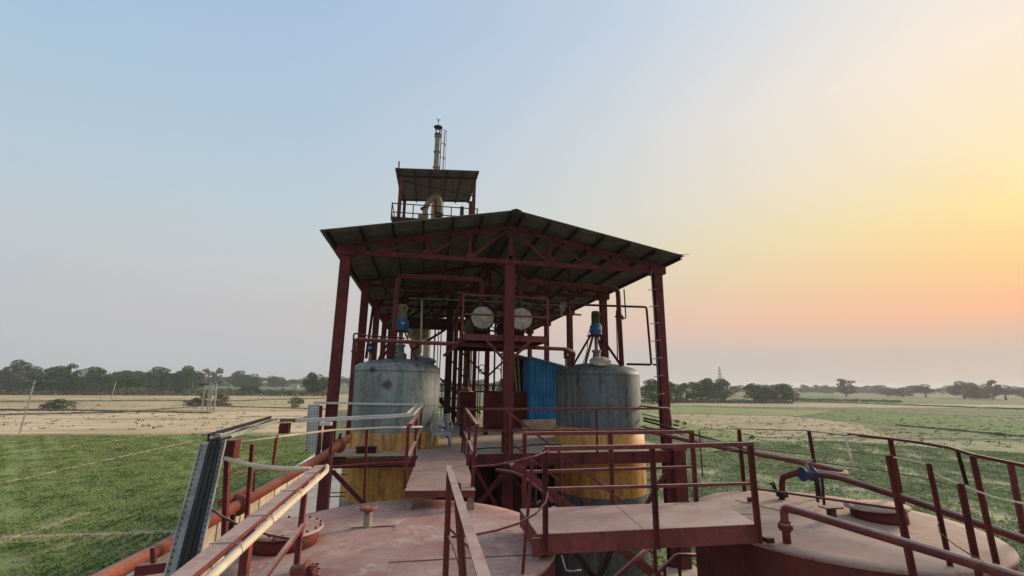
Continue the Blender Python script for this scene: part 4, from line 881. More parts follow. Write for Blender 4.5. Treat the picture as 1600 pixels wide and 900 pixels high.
# still columns: tall pipes and posts in the back half
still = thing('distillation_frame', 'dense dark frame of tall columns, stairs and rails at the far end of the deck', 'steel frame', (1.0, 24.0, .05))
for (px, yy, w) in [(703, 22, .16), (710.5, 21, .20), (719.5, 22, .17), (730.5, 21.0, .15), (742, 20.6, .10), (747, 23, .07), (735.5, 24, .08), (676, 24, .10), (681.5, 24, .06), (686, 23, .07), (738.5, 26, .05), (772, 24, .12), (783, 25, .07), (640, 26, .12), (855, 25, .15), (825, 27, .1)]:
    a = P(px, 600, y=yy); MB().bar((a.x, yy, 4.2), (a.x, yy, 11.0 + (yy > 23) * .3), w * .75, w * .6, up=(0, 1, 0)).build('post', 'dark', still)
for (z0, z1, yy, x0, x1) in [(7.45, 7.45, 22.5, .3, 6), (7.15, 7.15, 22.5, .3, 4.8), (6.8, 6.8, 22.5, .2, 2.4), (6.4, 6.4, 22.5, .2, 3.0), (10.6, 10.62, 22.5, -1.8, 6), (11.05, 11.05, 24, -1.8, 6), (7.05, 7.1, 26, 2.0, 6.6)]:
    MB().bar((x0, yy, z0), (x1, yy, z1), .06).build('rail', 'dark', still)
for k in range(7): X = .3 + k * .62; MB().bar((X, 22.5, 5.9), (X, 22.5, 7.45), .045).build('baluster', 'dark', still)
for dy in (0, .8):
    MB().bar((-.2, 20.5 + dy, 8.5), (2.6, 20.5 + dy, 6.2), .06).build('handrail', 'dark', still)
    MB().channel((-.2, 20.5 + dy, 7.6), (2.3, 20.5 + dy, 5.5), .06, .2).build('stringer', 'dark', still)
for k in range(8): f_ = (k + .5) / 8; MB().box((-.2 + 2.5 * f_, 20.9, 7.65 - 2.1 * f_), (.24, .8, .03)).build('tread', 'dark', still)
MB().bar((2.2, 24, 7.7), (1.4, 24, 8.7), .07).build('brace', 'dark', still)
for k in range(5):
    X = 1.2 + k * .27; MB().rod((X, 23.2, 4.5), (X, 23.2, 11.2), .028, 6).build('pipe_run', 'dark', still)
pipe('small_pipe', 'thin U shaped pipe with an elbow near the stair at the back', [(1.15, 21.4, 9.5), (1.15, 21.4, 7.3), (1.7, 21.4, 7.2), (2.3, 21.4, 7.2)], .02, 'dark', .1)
# ================================================================== TOWER AND CHIMNEY BEYOND
tw = thing('tower_stage', 'tall steel tower stage with its own flat sheet roof behind the shed', 'tower', (.3, 31, .05))
for (X, Y, zt) in ((-2.28, 30.6, 21.9), (2.98, 30.9, 22.2), (-2.35, 37.2, 23.0), (3.3, 37.2, 23.3)): MB().ibeam((X, Y, .05), (X, Y, zt), .24, .24, .02, up=(0, 1, 0)).build('column', 'red', tw)
zr = lambda X, Y: 22.28 + (X + 2.7) * .07 + (Y - 30) * .115
for k in range(8):
    y0 = 30 + k; m = MB(); pr = []
    for j in range(5): pr += [(y0 + j * .2, 0), (y0 + j * .2 + .1, 0), (y0 + j * .2 + .12, .035), (y0 + j * .2 + .18, .035)]
    pr.append((y0 + 1.0, 0)); n_ = len(pr); vs = [(X, yy, zr(X, yy) + dz + t) for t in (0, -.005) for X in (-2.72, 3.24) for (yy, dz) in pr]
    fs = []
    for i in range(n_ - 1): fs += [(i, n_ + i, n_ + i + 1, i + 1), (2 * n_ + i, 2 * n_ + i + 1, 3 * n_ + i + 1, 3 * n_ + i)]
    fs += [tuple(range(0, n_)) + tuple(range(3 * n_ - 1, 2 * n_ - 1, -1)), tuple(range(n_, 2 * n_)) + tuple(range(4 * n_ - 1, 3 * n_ - 1, -1))]
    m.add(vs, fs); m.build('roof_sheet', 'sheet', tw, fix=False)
for k in range(6): X = -2.5 + k * 1.13; MB().bar((X, 29.95, zr(X, 30) - .1), (X, 38, zr(X, 38) - .1), .12, .14).build('purlin', 'purlin', tw)
for Y in (31, 37): MB().bar((-2.6, Y, zr(-2.6, Y) - .27), (3.1, Y, zr(3.1, Y) - .27), .12, .14).build('rafter', 'dark', tw)
MB().bar((-2.3, 30.8, 21.75), (3.0, 30.8, 21.05), .08, .1).build('tie', 'dark', tw)
for X in (.5, 1.4, 2.2): MB().bar((X, 30.8, 21.2), (X, 30.9, 22.2), .07).build('strut', 'dark', tw)
MB().rod((-2.45, 30.0, 21.9), (-2.46, 30, 22.8), .05, 6).build('rod_end', 'dark', tw)
MB().box((.3, 34, 18.45), (6.0, 7.4, .28)).build('floor', 'dark', tw); MB().box((-1.6, 30.25, 18.55), (2.2, .12, .4)).build('toe_board', 'dark', tw)
for zz in (19.1, 19.75):
    MB().bar((-2.75, 30.3, zz), (3.2, 30.3, zz + .1), .06).build('rail', 'red', tw); MB().bar((-2.75, 30.3, zz), (-2.75, 37.5, zz), .06).build('rail', 'red', tw); MB().bar((3.25, 30.3, zz + .1), (3.25, 37.5, zz), .06).build('rail', 'red', tw); MB().bar((-2.75, 37.5, zz + 1.0), (3.25, 37.5, zz + 1.0), .06).build('rail', 'red', tw)
for X in (-2.75, -1.3, 1.35, 2.2, 3.2): MB().bar((X, 30.3, 18.5), (X, 30.3, 19.8), .07).build('post', 'red', tw)
MB().rod((2.15, 31, 18.5), (2.15, 31, 20.2), .14, 10).build('stub_column', 'dark', tw)
dk = thing('cream_duct', 'fat cream duct bending over between two stubs on the tower stage', 'duct', (.2, 32, 18.6))
MB().tube([P(665, 343, y=32), P(664, 326, y=32), P(672, 312, y=32), P(680, 307.5, y=32), P(686, 310, y=32), P(687.5, 318, y=32), P(687, 338, y=32)], .21, 16, .3).build('duct_run', 'cream', dk)
MB().lathe(P(686, 341, y=32), [(.15, 0), (.32, .25), (.32, .36), (.24, .37)], 16).build('collar', 'dark', dk); MB().lathe(P(663.5, 327, y=32), [(.3, 0), (.3, .12)], 16, axis=(-.2, 0, 1)).build('collar', 'red', dk)
bxc = thing('cream_housing', 'cream and orange box housing on the tower stage left of the duct', 'housing', (-.5, 32.5, 18.6))
MB().box((-.75, 32.6, 19.2), (.5, .9, 1.25)).build('cream_panel', 'cream', bxc); MB().box((.35, 33.3, 20.2), (.4, .5, 3.2)).build('orange_post', 'orange', bxc)
MB().box((-.1, 32.5, 19.1), (.9, .3, 1.0)).build('orange_panel', 'orange', bxc)
chm = P(683, 230, y=42); cb = P(679.5, 262, y=42)
cx2, cy2 = chm.x, 42; top = P(683, 212, y=42).z
cm = thing('chimney', 'slim peeling cream chimney with a dark conical cap rising behind the tower roof', 'chimney', (cx2, cy2, .05))
m = MB(); m.lathe((cx2, cy2, .05), [(.5, 0), (.34, 10), (.28, 20), (.245, top - .4), (.245, top)], 18); m.build('stack', 'cream', cm)
for f_ in (.2, 1.9, 3.6, 5.0): MB().lathe((cx2, cy2, top - f_), [(.25, 0), (.33, .02), (.33, .16), (.25, .18)], 18).build('band', 'rustlid', cm)
MB().lathe((cx2, cy2, top + .9), [(.42, 0), (.45, .06), (.16, .24), (.03, .3)], 18).build('cap', 'dark', cm)
MB().lathe((cx2, cy2, top - .12), [(.27, 0), (.33, .1), (.33, .3), (.24, .34)], 18).build('cap_ring', 'dark', cm)
for k in range(4): a = .6 + k * 1.57; MB().bar((cx2 + .27 * math.cos(a), cy2 + .27 * math.sin(a), top), (cx2 + .27 * math.cos(a), cy2 + .27 * math.sin(a), top + 1.0), .06).build('cap_leg', 'dark', cm)
MB().rod((cx2, cy2, top + 1.3), (cx2, cy2, top + 1.95), .03, 6).rod((cx2 - .18, cy2, top + 1.95), (cx2, cy2, top + 1.6), .025, 5).rod((cx2 + .18, cy2, top + 1.95), (cx2, cy2, top + 1.6), .025, 5).build('lightning_rod', 'dark', cm)
ld = thing('chimney_ladder', 'caged access ladder on the right side of the chimney', 'ladder', (cx2 + .5, cy2, .05))
for dx in (.34, .66): MB().rod((cx2 + dx, cy2 - .1, 14), (cx2 + dx, cy2 - .1, top + .4), .03, 6).build('rail', 'red', ld)
for (dx, dy) in ((.38, -.6), (.72, -.6), (.88, -.35)): MB().rod((cx2 + dx, cy2 + dy, 20), (cx2 + dx, cy2 + dy, top + .4), .022, 5).build('cage_bar', 'red', ld)
for k in range(30):
    zz = 17 + k * .36
    if zz < top + .3: MB().rod((cx2 + .34, cy2 - .1, zz), (cx2 + .66, cy2 - .1, zz), .018, 5).build('rung', 'red', ld)
for k in range(6):
    zz = top + .35 - k * 1.5; MB().tube([(cx2 + .34, cy2 - .1, zz), (cx2 + .32, cy2 - .5, zz), (cx2 + .58, cy2 - .68, zz), (cx2 + .86, cy2 - .45, zz), (cx2 + .66, cy2 - .1, zz)], .03, 6).build('cage_hoop', 'red', ld)

# ================================================================== FOREGROUND TANKS
TT = 5.5
t1 = thing('storage_tank', 'big flat red oxide tank top filling the foreground below the gangway', 'tank', (-.17, 6.6, .05))
c1 = (-.17, 6.62); r1 = 2.02
MB().lathe((c1[0], c1[1], .05), [(r1, 0), (r1, TT - .05 - .02)], 96, cap=False).build('shell', 'red', t1)
pr = [(r1 + .01, -.05), (r1 + .012, -.015), (r1, 0)] + [(r1 * (1 - t), .05 * t) for t in (.1, .3, .5, .7, .9, .995)]
MB().lathe((c1[0], c1[1], TT), pr, 96).build('roof_plate', 'top', t1)
MB().bar((-.28, 4.7, TT + .004), (-.28, 7.0, TT + .047), .012, .008).build('weld_seam', 'dark', t1)
mh = MB().lathe((-1.6, 6.55, TT), [(.385, 0), (.385, .19)], 40).build('manhole', 'red', t1)
MB().lathe((-1.6, 6.55, TT + .185), [(.44, 0), (.445, .01), (.445, .03), (.44, .035)], 40).build('manhole_lid', 'top', mh)
first = None
for k in range(18):
    a = k * math.tau / 18; p = Vector((-1.6 + .41 * math.cos(a), 6.55 + .41 * math.sin(a), TT + .225)); MB().rod(p - Vector((0, 0, .03)), p + Vector((0, 0, .018)), .014, 6).build('bolt', 'dark', mh)
MB().tube([(-1.6, 6.14, TT + .14), (-1.6, 6.06, TT + .19), (-1.6, 6.1, TT + .25)], .012, 6).build('hinge_lug', 'dark', mh)
MB().bar((-.28, 7.0, TT + .047), (-.9, 7.02, TT + .042), .010, .008).build('weld_seam', 'dark', t1); MB().bar((-.28, 5.7, TT + .04), (1.5, 5.75, TT + .012), .010, .008).build('weld_seam', 'redlit', t1)
MB().box((-.42, 7.02, TT + .05), (.2, .05, .008)).build('patch_plate', 'redlit', t1)
nz = MB().lathe((-.66, 7.04, TT), [(.062, 0), (.058, .04), (.058, .27)], 20).build('nozzle', 'rustlid', t1)
fl = MB().lathe((-.66, 7.04, TT + .26), [(.115, 0), (.12, .008), (.12, .035), (.09, .04)], 24).build('flange', 'orange', nz)
for k in range(6): a = k * math.tau / 6; p = Vector((-.66 + .09 * math.cos(a), 7.04 + .09 * math.sin(a), TT + .30)); m = MB(); m.rod(p - Vector((0, 0, .05)), p + Vector((0, 0, .015)), .014, 6); m.build('bolt', 'orange', nz)
# flanged stub lower left
fs = thing('flanged_stub', 'rusty horizontal flanged stub beside the near left railing post', 'pipe stub', (-1.1, 5.3, TT))
q = P(478, 890, y=5.2); fs.location = q
MB().lathe(q, [(.05, -.14), (.05, 0), (.085, 0), (.085, .025), (.05, .03)], 20, axis=(1, -.25, .1)).build('stub_pipe', 'orange', fs); MB().lathe(q + Vector((.07, -.02, -.02)), [(.07, 0), (.07, .022), (.03, .027)], 20, axis=(1, -.25, .1)).build('blind_flange', 'red', fs)
bolts(q + Vector((.08, -.02, -.01)), .06, 6, (1, -.25, .1), fs, .009, 'red', .07)

t2 = thing('storage_tank', 'broad tank with a pale dusty top and dark maroon wall at the right', 'tank', (6.23, 6.42, .05))
c2_ = (6.28, 6.45); r2 = 1.96
M['top2'] = painted('dusty_pink_tank_top', (.42, .27, .22), (.31, .15, .135), rust=(.22, .09, .075), dust=(.50, .37, .285), dusty=.6, rusty=.5, rough=.8, sc_=.6)
MB().lathe((c2_[0], c2_[1], .05), [(r2, 0), (r2, TT - .07)], 96, cap=False).build('shell', 'red', t2)
pr = [(r2 + .012, -.05), (r2 + .014, -.015), (r2, 0)] + [(r2 * (1 - t), .05 * t) for t in (.1, .3, .5, .7, .9, .995)]
MB().lathe((c2_[0], c2_[1], TT), pr, 96).build('roof_plate', 'top2', t2)
mh = MB().lathe((7.05, 6.3, TT), [(.36, 0), (.36, .2)], 36).build('manhole', 'red', t2)
MB().lathe((7.03, 6.3, TT + .2), [(.42, 0), (.42, .02), (.03, .03)], 36, axis=(-.06, .05, 1)).build('manhole_lid', 'top2', mh)
MB().lathe((6.22, 6.32, TT), [(.065, 0), (.065, .2), (.04, .21)], 16).box((6.22, 6.32, TT + .22), (.3, .16, .02)).build('nozzle', 'red', t2)
MB().bar((5.0, 6.9, TT + .022), (6.9, 6.4, TT + .037), .010, .008).build('weld_seam', 'redlit', t2); MB().bar((5.6, 7.7, TT + .02), (5.9, 6.65, TT + .045), .010, .008).build('weld_seam', 'redlit', t2)
MB().box((5.8, 7.55, TT + .05), (.12, .05, .1)).build('lifting_lug', 'red', t2)
# pipes on tank two
p1 = [(4.80, 5.63, TT), (4.80, 5.63, 5.95), (5.16, 3.9, 5.90), (5.35, 3.0, 5.86)]
o = pipe('outlet_pipe', 'maroon pipe with an elbow and flange rising off the right tank, nearest the camera', p1, .05, 'redlit', .1, [((4.80, 5.63, 5.72), (0, 0, 1)), ((4.80, 5.63, 5.70), (0, 0, 1))]); bolts((4.80, 5.63, 5.71), .08, 4, (0, 0, 1), o, .012, 'red', .1)
vc = P(1262, 741, y=6.9)
o = pipe('transfer_pipe', 'long dark maroon pipe sloping from the blue valve to the right edge', [vc + Vector((-.1, .1, .02)), P(1308, 745, y=6.65), P(1420, 780, y=5.7), P(1600, 843, y=4.5), P(1700, 880, y=4.0)], .05, 'red', .1)
valve(vc, (1, -.1, 0), .075, 'blue painted valve above the right tank between two maroon pipes', 'deepblue', (.2, .05, .06))
pipe('inlet_pipe', 'short maroon pipe bending from the right tank up into the blue valve', [P(1222, 782, z=TT), P(1222, 746, y=7.6), vc + Vector((-.12, .05, .03))], .05, 'red', .12, [(P(1222, 772, y=7.65), (0, 0, 1))])
lv = thing('lever_valve', 'small black lever valve at the foot of the inlet pipe', 'valve', P(1222, 772, y=7.6)); q = P(1222, 772, y=7.6)
MB().lathe(q, [(.1, -.04), (.1, .04)], 14).build('valve_body', 'black', lv); MB().bar(q + Vector((-.1, -.05, .0)), q + Vector((-.26, -.05, .2)), .025).build('lever', 'black', lv); MB().bar(q + Vector((-.12, -.05, .0)), q + Vector((-.2, -.05, .22)), .025).build('handle', 'black', lv)
pipe('return_pipe', 'maroon pipe looping right of the blue valve and doubling back', [vc + Vector((.1, 0, .03)), P(1318, 743, y=7.0), P(1322, 738, y=7.15), P(1300, 733, y=7.4), P(1225, 717, y=8.0), P(1130, 700, y=9.3), P(1048, 682, y=11.0), P(1000, 672, y=12.6)], .05, 'redlit', .08)
pipe('conduit', 'pale conduit running along the maroon pipe behind the right tank', [P(1325, 737, y=7.1), P(1290, 727, y=7.5), P(1240, 715, y=7.9), P(1130, 692, y=9.3), P(1060, 678, y=11)], .018, 'white', .05)
pipe('thin_pipe', 'black pipe falling away right from behind the right vessel skirt', [P(1006, 657, y=12.4), P(1060, 672, y=11.2), P(1180, 705, y=9.0)], .03, 'dark', .05)
pipe('small_pipe', 'short maroon elbow stub right of the deck corner', [P(1005, 653, y=13), P(1060, 665, y=12.5)], .03, 'dark', .05)
tag(MB().tube([(1.3, 12.2, D + .02), (1.7, 12.6, D + .02), (2.6, 12.5, D + .02), (3.2, 13.2, D + .02), (4.0, 13.0, D + .02)], .016, 6, .3).build('loose_hose', 'black'), 'black hose lying across the grey deck behind the centre column', 'hose')
tag(MB().tube([(5.36, 13.75, 9.45), (5.1, 13.5, 9.2), (4.95, 13.3, 8.5), (4.7, 13.1, 8.05), (4.5, 12.95, 7.6)], .014, 6, .2).build('motor_cable', 'black'), 'black cable drooping from the right motor over the shoulder of its vessel', 'cable')
tag(MB().tube([(-.85, 13.6, 9.4), (-1.1, 13.3, 9.1), (-1.3, 13.1, 8.6), (-1.5, 12.9, 8.62)], .014, 6, .2).build('motor_cable', 'black'), 'black cable running from the left motor to the long maroon pipe', 'cable')
# stand posts of the pipes
for (px, a_, b_, yy, lab) in ((1274, 745, 785, 7.1, 'thin dark pipe support right of the blue valve'), (1269 + 15, 745, 790, 6.9, 'second thin dark pipe support right of the blue valve')):
    tag(MB().bar(P(px, a_, y=yy), P(px + 4, b_, y=yy), .03).build('pipe_support', 'dark'), lab, 'support')

# ================================================================== WALKWAYS, STAIR
def walkway(name, label, pts, zt, hgt, joint=None, mat='checker', side='redlit'):
    """four corners near-left, near-right, far-right, far-left"""
    o = thing(name, label, 'walkway', (pts[0][0], pts[0][1], zt)); a, b, c, d = [Vector((*p, zt)) for p in pts]
    fr = [0] + (joint or []) + [1]
    for i in range(len(fr) - 1):
        e = .002; f0, f1 = fr[i] + (e if i else 0), fr[i + 1] - (e if i < len(fr) - 2 else 0)
        if name == 'gangway': q = [a.lerp(d, f0), b.lerp(c, f0), b.lerp(c, f1), a.lerp(d, f1)]
        else: q = [a.lerp(b, f0), a.lerp(b, f1), d.lerp(c, f1 if name != 'cross_walkway' else f1), d.lerp(c, f0)]
        m = MB(); v = [(*p.xy, zt) for p in q] + [(*p.xy, zt - .008) for p in q]; m.v = v; m.f = [(0, 1, 2, 3), (7, 6, 5, 4), (0, 4, 5, 1), (1, 5, 6, 2), (2, 6, 7, 3), (3, 7, 4, 0)]; m.sm = [False] * 6; m.build('floor_plate', mat, o)
    dz = Vector((0, 0, -.011 - hgt / 2))
    ins = lambda p, q, t: p + (q - p).normalized() * t
    for (p, q, s) in ((a, b, 1), (c, d, 1), (b, c, 1), (d, a, 1)):
        w = (q - p).normalized().cross(Vector((0, 0, 1)))
        MB().channel(p - w * .012 + dz, q - w * .012 + dz, .06, hgt, .012, fl=-1).build('side_channel', side, o)
    n_ = 5
    for i in range(1, n_): MB().bar(a.lerp(b, i / n_).lerp(d.lerp(c, i / n_), .03) + dz, a.lerp(b, i / n_).lerp(d.lerp(c, i / n_), .97) + dz, .05, hgt * .7).build('joist', 'dark', o)
    return o
walkway('gangway', 'pinkish checker plate gangway leading from the tank top to the chair', [(-.2, 7.87), (.92, 7.75), (1.13, 12.38), (.02, 12.42)], D + .018, .10, [.28, .62])
for (X, Y) in ((-.14, 7.95), (.86, 7.83)): tag(MB().box((X, Y, 5.59), (.1, .1, .22)).build('bearing_pad', 'rustlid'), 'small concrete pad under the %s front corner of the gangway' % ('left' if X < 0 else 'right'), 'pad')
ww = walkway('cross_walkway', 'pinkish checker plate walkway bridging the two tank tops', [(1.40, 5.53), (4.26, 5.48), (4.52, 6.60), (1.42, 6.62)], D, .215, [.46])
for (X, Y) in ((1.48, 5.6), (1.5, 6.5), (4.5, 5.6), (4.5, 6.5)): MB().box((X, Y, 5.57), (.1, .1, .06)).build('foot', 'dark', ww)
MB().box((1.38, 5.50, 5.67), (.10, .02, .2)).build('end_plate', 'redlit', ww)
st = thing('steel_staircase', 'maroon open steel stair descending right from the deck under the walkway', 'staircase', (2.1, 10.6, 3.0))
a0, a1 = Vector((2.1, 10.55, 5.72)), Vector((6.0, 10.55, 2.85)); w = Vector((0, .85, 0))
for k in (0, 1): MB().channel(a0 + w * k, a1 + w * k, .07, .2, .012, up=(0, 0, 1), fl=1 if k else -1).build('stringer', 'redlit', st)
for k in range(14): f_ = (k + .5) / 14; p = a0.lerp(a1, f_) + w * .5; MB().box((p.x, p.y, p.z + .02), (.24, .74, .025)).build('tread', 'checker', st)
for k in (1,):
    for h in (1.12, .45): MB().bar(a0 + w * k + Vector((0, 0, h)), a1 + w * k + Vector((0, 0, h)), .05).build('handrail', 'redlit', st)
    for f_ in (.02, .36, .70, .98): p = a0.lerp(a1, f_) + w * k; MB().bar(p, p + Vector((0, 0, 1.12)), .045).build('post', 'redlit', st)
MB().tube([(1.7, 10.55, 5.62), (2.2, 10.5, 5.55), (2.75, 10.5, 5.15), (3.0, 10.5, 4.9)], .035, 8, .3).build('bent_handrail', 'redlit', st)
MB().bar((2.5, 10.5, 4.9), (3.3, 10.5, 3.6), .07).build('brace', 'dark', st)
lp = thing('stair_landing', 'pale concrete stair landing far below the walkway', 'landing', (6.5, 11.0, 2.8)); MB().box((6.55, 10.9, 2.85), (1.3, 1.9, .14)).build('slab', 'concrete', lp)
for (X, Y) in ((6.0, 10.1), (7.1, 10.1), (6.0, 11.7), (7.1, 11.7)): MB().box((X, Y, 1.41), (.12, .12, 2.72)).build('post', 'red', lp)
# lower flight seen through the walkway gap
ls = thing('lower_handrail', 'maroon handrail of the lower stair flight below the walkway', 'handrail', (5.6, 9.3, 2.8))
MB().tube([P(1092, 867, y=8.6), P(1057, 867, y=8.6), P(960, 960, y=8.6)], .035, 8, .05).build('rail', 'redlit', ls); MB().tube([P(1012, 857, y=8.6), P(930, 930, y=8.6)], .04, 8).build('rail', 'redlit', ls)
for (px, py_) in ((1060, 868), (1038, 885), (1022, 857)): q = P(px, py_, y=8.6); MB().bar(q, q + Vector((.03, 0, -1.2)), .045).build('post', 'redlit', ls)
tag(MB().tube([P(877, 868, y=9), P(884, 892, y=9), P(893, 893, y=9), P(908, 891, y=9)], .018, 6, .03).build('bent_rod', 'galv'), 'thin bright bent rod in the shade below the walkway', 'rod')
MBx = thing('under_bracing', 'crossed maroon bracing in the dark gap between the tanks', 'bracing', (3.0, 8.5, 3))
for (p, q) in (((2.2, 8.6, 5.4), (3.6, 8.6, 3.6)), ((3.9, 8.4, 5.3), (2.8, 8.4, 3.4)), ((2.6, 9.0, 5.2), (2.6, 9.0, 1.0))): MB().bar(p, q, .09).build('brace', 'dark', MBx)

# ================================================================== RAILINGS
def rail_obj(name, label, posts=(), rails=(), loc=None, cat='railing'):
    """posts: (base, top, size, mat); rails: (points, size, mat, style)"""
    loc = loc or Vector(posts[0][0]) ; o = thing(name, label, cat, loc)
    for (b, t, s, mt) in posts: MB().angle(Vector(b), Vector(t), s, s * .16, up=(0, 1, 0)).build('post', mt, o)
    for k, (pts, s, mt, sty) in enumerate(rails):
        m = MB()
        if sty == 'tube': m.tube(pts, s / 2, 8, .0)
        elif sty == 'flat':
            pts = [Vector(p) for p in pts]; vs = []
            for i, p in enumerate(pts):
                d = (pts[min(i + 1, len(pts) - 1)] - pts[max(i - 1, 0)]); n_ = Vector((-d.y, d.x, 0)).normalized()
                for (u, v_) in ((-1, -.15), (1, -.15), (1, .15), (-1, .15)): vs.append(p + n_ * (u * s * .12) + Vector((0, 0, v_ * s * 1.6)))
            L = len(pts); m.add(vs, [(i * 4 + j, i * 4 + (j + 1) % 4, (i + 1) * 4 + (j + 1) % 4, (i + 1) * 4 + j) for i in range(L - 1) for j in range(4)] + [(0, 1, 2, 3), ((L - 1) * 4, (L - 1) * 4 + 3, (L - 1) * 4 + 2, (L - 1) * 4 + 1)])
        elif sty == 'angle':
            for i in range(len(pts) - 1): m.angle(pts[i], pts[i + 1], s, s * .15)
        else:
            for i in range(len(pts) - 1): m.bar(pts[i], pts[i + 1], s, s if sty == 'bar' else s * .35)
        m.build('top_rail' if k == 0 else 'rail', mt, o)
    return o
def arc(c, r, a0, a1, z0, z1=None, n=20): z1 = z0 if z1 is None else z1; return [Vector((c[0] + r * math.sin(math.radians(a0 + (a1 - a0) * i / n)), c[1] + r * math.cos(math.radians(a0 + (a1 - a0) * i / n)), z0 + (z1 - z0) * i / n)) for i in range(n + 1)]
# gangway rails
V = Vector
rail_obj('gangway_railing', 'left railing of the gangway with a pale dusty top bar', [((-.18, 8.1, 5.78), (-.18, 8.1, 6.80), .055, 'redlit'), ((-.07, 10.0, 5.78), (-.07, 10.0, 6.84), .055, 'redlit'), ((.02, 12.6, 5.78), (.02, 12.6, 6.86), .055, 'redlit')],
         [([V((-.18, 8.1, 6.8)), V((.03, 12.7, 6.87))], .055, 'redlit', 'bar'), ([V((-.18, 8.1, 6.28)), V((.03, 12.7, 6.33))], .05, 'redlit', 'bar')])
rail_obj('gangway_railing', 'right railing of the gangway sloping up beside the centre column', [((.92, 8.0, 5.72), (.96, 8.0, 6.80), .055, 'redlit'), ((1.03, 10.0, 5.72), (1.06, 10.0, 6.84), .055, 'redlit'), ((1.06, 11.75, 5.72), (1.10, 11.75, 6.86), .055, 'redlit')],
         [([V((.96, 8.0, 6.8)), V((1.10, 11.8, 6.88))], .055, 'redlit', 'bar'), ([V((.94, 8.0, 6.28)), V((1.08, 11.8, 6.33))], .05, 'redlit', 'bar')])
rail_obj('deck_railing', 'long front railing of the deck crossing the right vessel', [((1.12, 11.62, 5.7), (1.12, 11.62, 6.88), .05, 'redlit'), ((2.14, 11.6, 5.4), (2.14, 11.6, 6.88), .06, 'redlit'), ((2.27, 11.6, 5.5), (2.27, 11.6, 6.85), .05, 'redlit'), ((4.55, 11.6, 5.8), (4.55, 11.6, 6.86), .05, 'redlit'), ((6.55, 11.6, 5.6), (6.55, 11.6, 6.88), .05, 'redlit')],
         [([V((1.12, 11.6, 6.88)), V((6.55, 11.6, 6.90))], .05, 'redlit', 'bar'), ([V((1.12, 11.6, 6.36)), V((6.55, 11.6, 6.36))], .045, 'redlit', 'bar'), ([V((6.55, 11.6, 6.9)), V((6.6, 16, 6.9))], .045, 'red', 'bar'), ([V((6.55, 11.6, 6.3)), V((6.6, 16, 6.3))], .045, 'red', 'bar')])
pipe('conduit', 'thin white conduit bending down the right end of the deck railing', [(6.3, 11.5, 6.94), (6.62, 11.5, 6.93), (6.68, 11.5, 6.2), (6.9, 11.5, 6.1)], .016, 'white', .08)
# cross walkway rails
rail_obj('walkway_railing', 'near railing of the cross walkway, two bars on three posts', [((1.49, 5.44, 5.63), (1.49, 5.44, 6.74), .055, 'red'), ((2.86, 5.43, 5.60), (2.86, 5.43, 6.74), .055, 'red'), ((4.23, 5.42, 5.60), (4.23, 5.42, 6.76), .058, 'red')],
         [([V((1.47, 5.45, 6.755)), V((2.88, 5.44, 6.76)), V((4.27, 5.43, 6.775))], .05, 'redlit', 'bar'), ([V((1.50, 5.46, 6.30)), V((4.25, 5.44, 6.29))], .035, 'redlit', 'bar')])
rail_obj('walkway_railing', 'far railing of the cross walkway, two bars on three posts', [((1.53, 6.74, 5.6), (1.53, 6.74, 6.79), .055, 'redlit'), ((2.86, 6.72, 5.6), (2.86, 6.72, 6.8), .055, 'redlit'), ((4.21, 6.7, 5.6), (4.21, 6.7, 6.8), .055, 'redlit')],
         [([V((1.5, 6.74, 6.79)), V((4.23, 6.7, 6.8))], .05, 'redlit', 'bar'), ([V((1.53, 6.74, 6.26)), V((4.21, 6.7, 6.28))], .04, 'redlit', 'bar')])
# right circular rail of tank one and rails of the camera walkway
rail_obj('curved_railing', 'thin curved flat rail sweeping round the right side of the near tank', [((1.17, 5.24, 5.5), (1.27, 5.22, 6.66), .03, 'redlit')],
         [([P(738, 729, y=5.0), P(770, 727, y=5.02), P(800, 722, y=5.05), P(835, 713, y=5.15), P(848, 708, y=5.25), P(857, 703.5, y=5.42), P(860, 699, y=5.55), P(857, 697, y=5.6), P(850, 697, y=5.5)], .030, 'redlit', 'flat'),
          ([P(705, 839, y=5.0), P(740, 836, y=5.0), P(775, 829, y=5.02), P(810, 818, y=5.05), P(838, 802, y=5.12), P(853, 785, y=5.2), P(856, 770, y=5.3)], .045, 'redlit', 'flat')])
rail_obj('camera_walkway_railing', 'wide dusty angle rail running toward the camera over the near tank', [((.36, 5.22, 5.53), (.36, 5.22, 6.6), .06, 'redlit'), ((.51, 4.6, 5.53), (.40, 4.6, 6.58), .07, 'redlit')],
         [([V((.36, 5.38, 6.6)), V((.37, 1.6, 6.6))], .066, 'redlit', 'angle'), ([V((.36, 5.22, 6.0)), V((.55, 4.6, 5.97))], .03, 'redlit', 'bar')])
tag(MB().tube([P(700, 838, y=5.1), P(710, 858, y=4.9), P(718, 885, y=4.7), P(722, 930, y=4.5)], .012, 6).build('thin_cable', 'redlit'), 'thin wire drooping beside the post of the wide angle rail', 'wire')
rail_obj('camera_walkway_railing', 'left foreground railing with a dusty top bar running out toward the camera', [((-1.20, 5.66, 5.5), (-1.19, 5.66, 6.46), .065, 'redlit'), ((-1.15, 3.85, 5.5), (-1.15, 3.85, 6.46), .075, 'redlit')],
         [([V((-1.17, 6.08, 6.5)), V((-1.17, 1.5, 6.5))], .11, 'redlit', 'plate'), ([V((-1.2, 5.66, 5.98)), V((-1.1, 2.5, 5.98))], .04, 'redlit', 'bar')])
pipe('conduit', 'cream plastic conduit strapped along the left foreground rail', [(-1.10, 6.1, 6.5), (-1.06, 5.9, 6.48), (-1.07, 3.8, 6.475), (-1.06, 1.5, 6.47)], .028, 'white', .05)
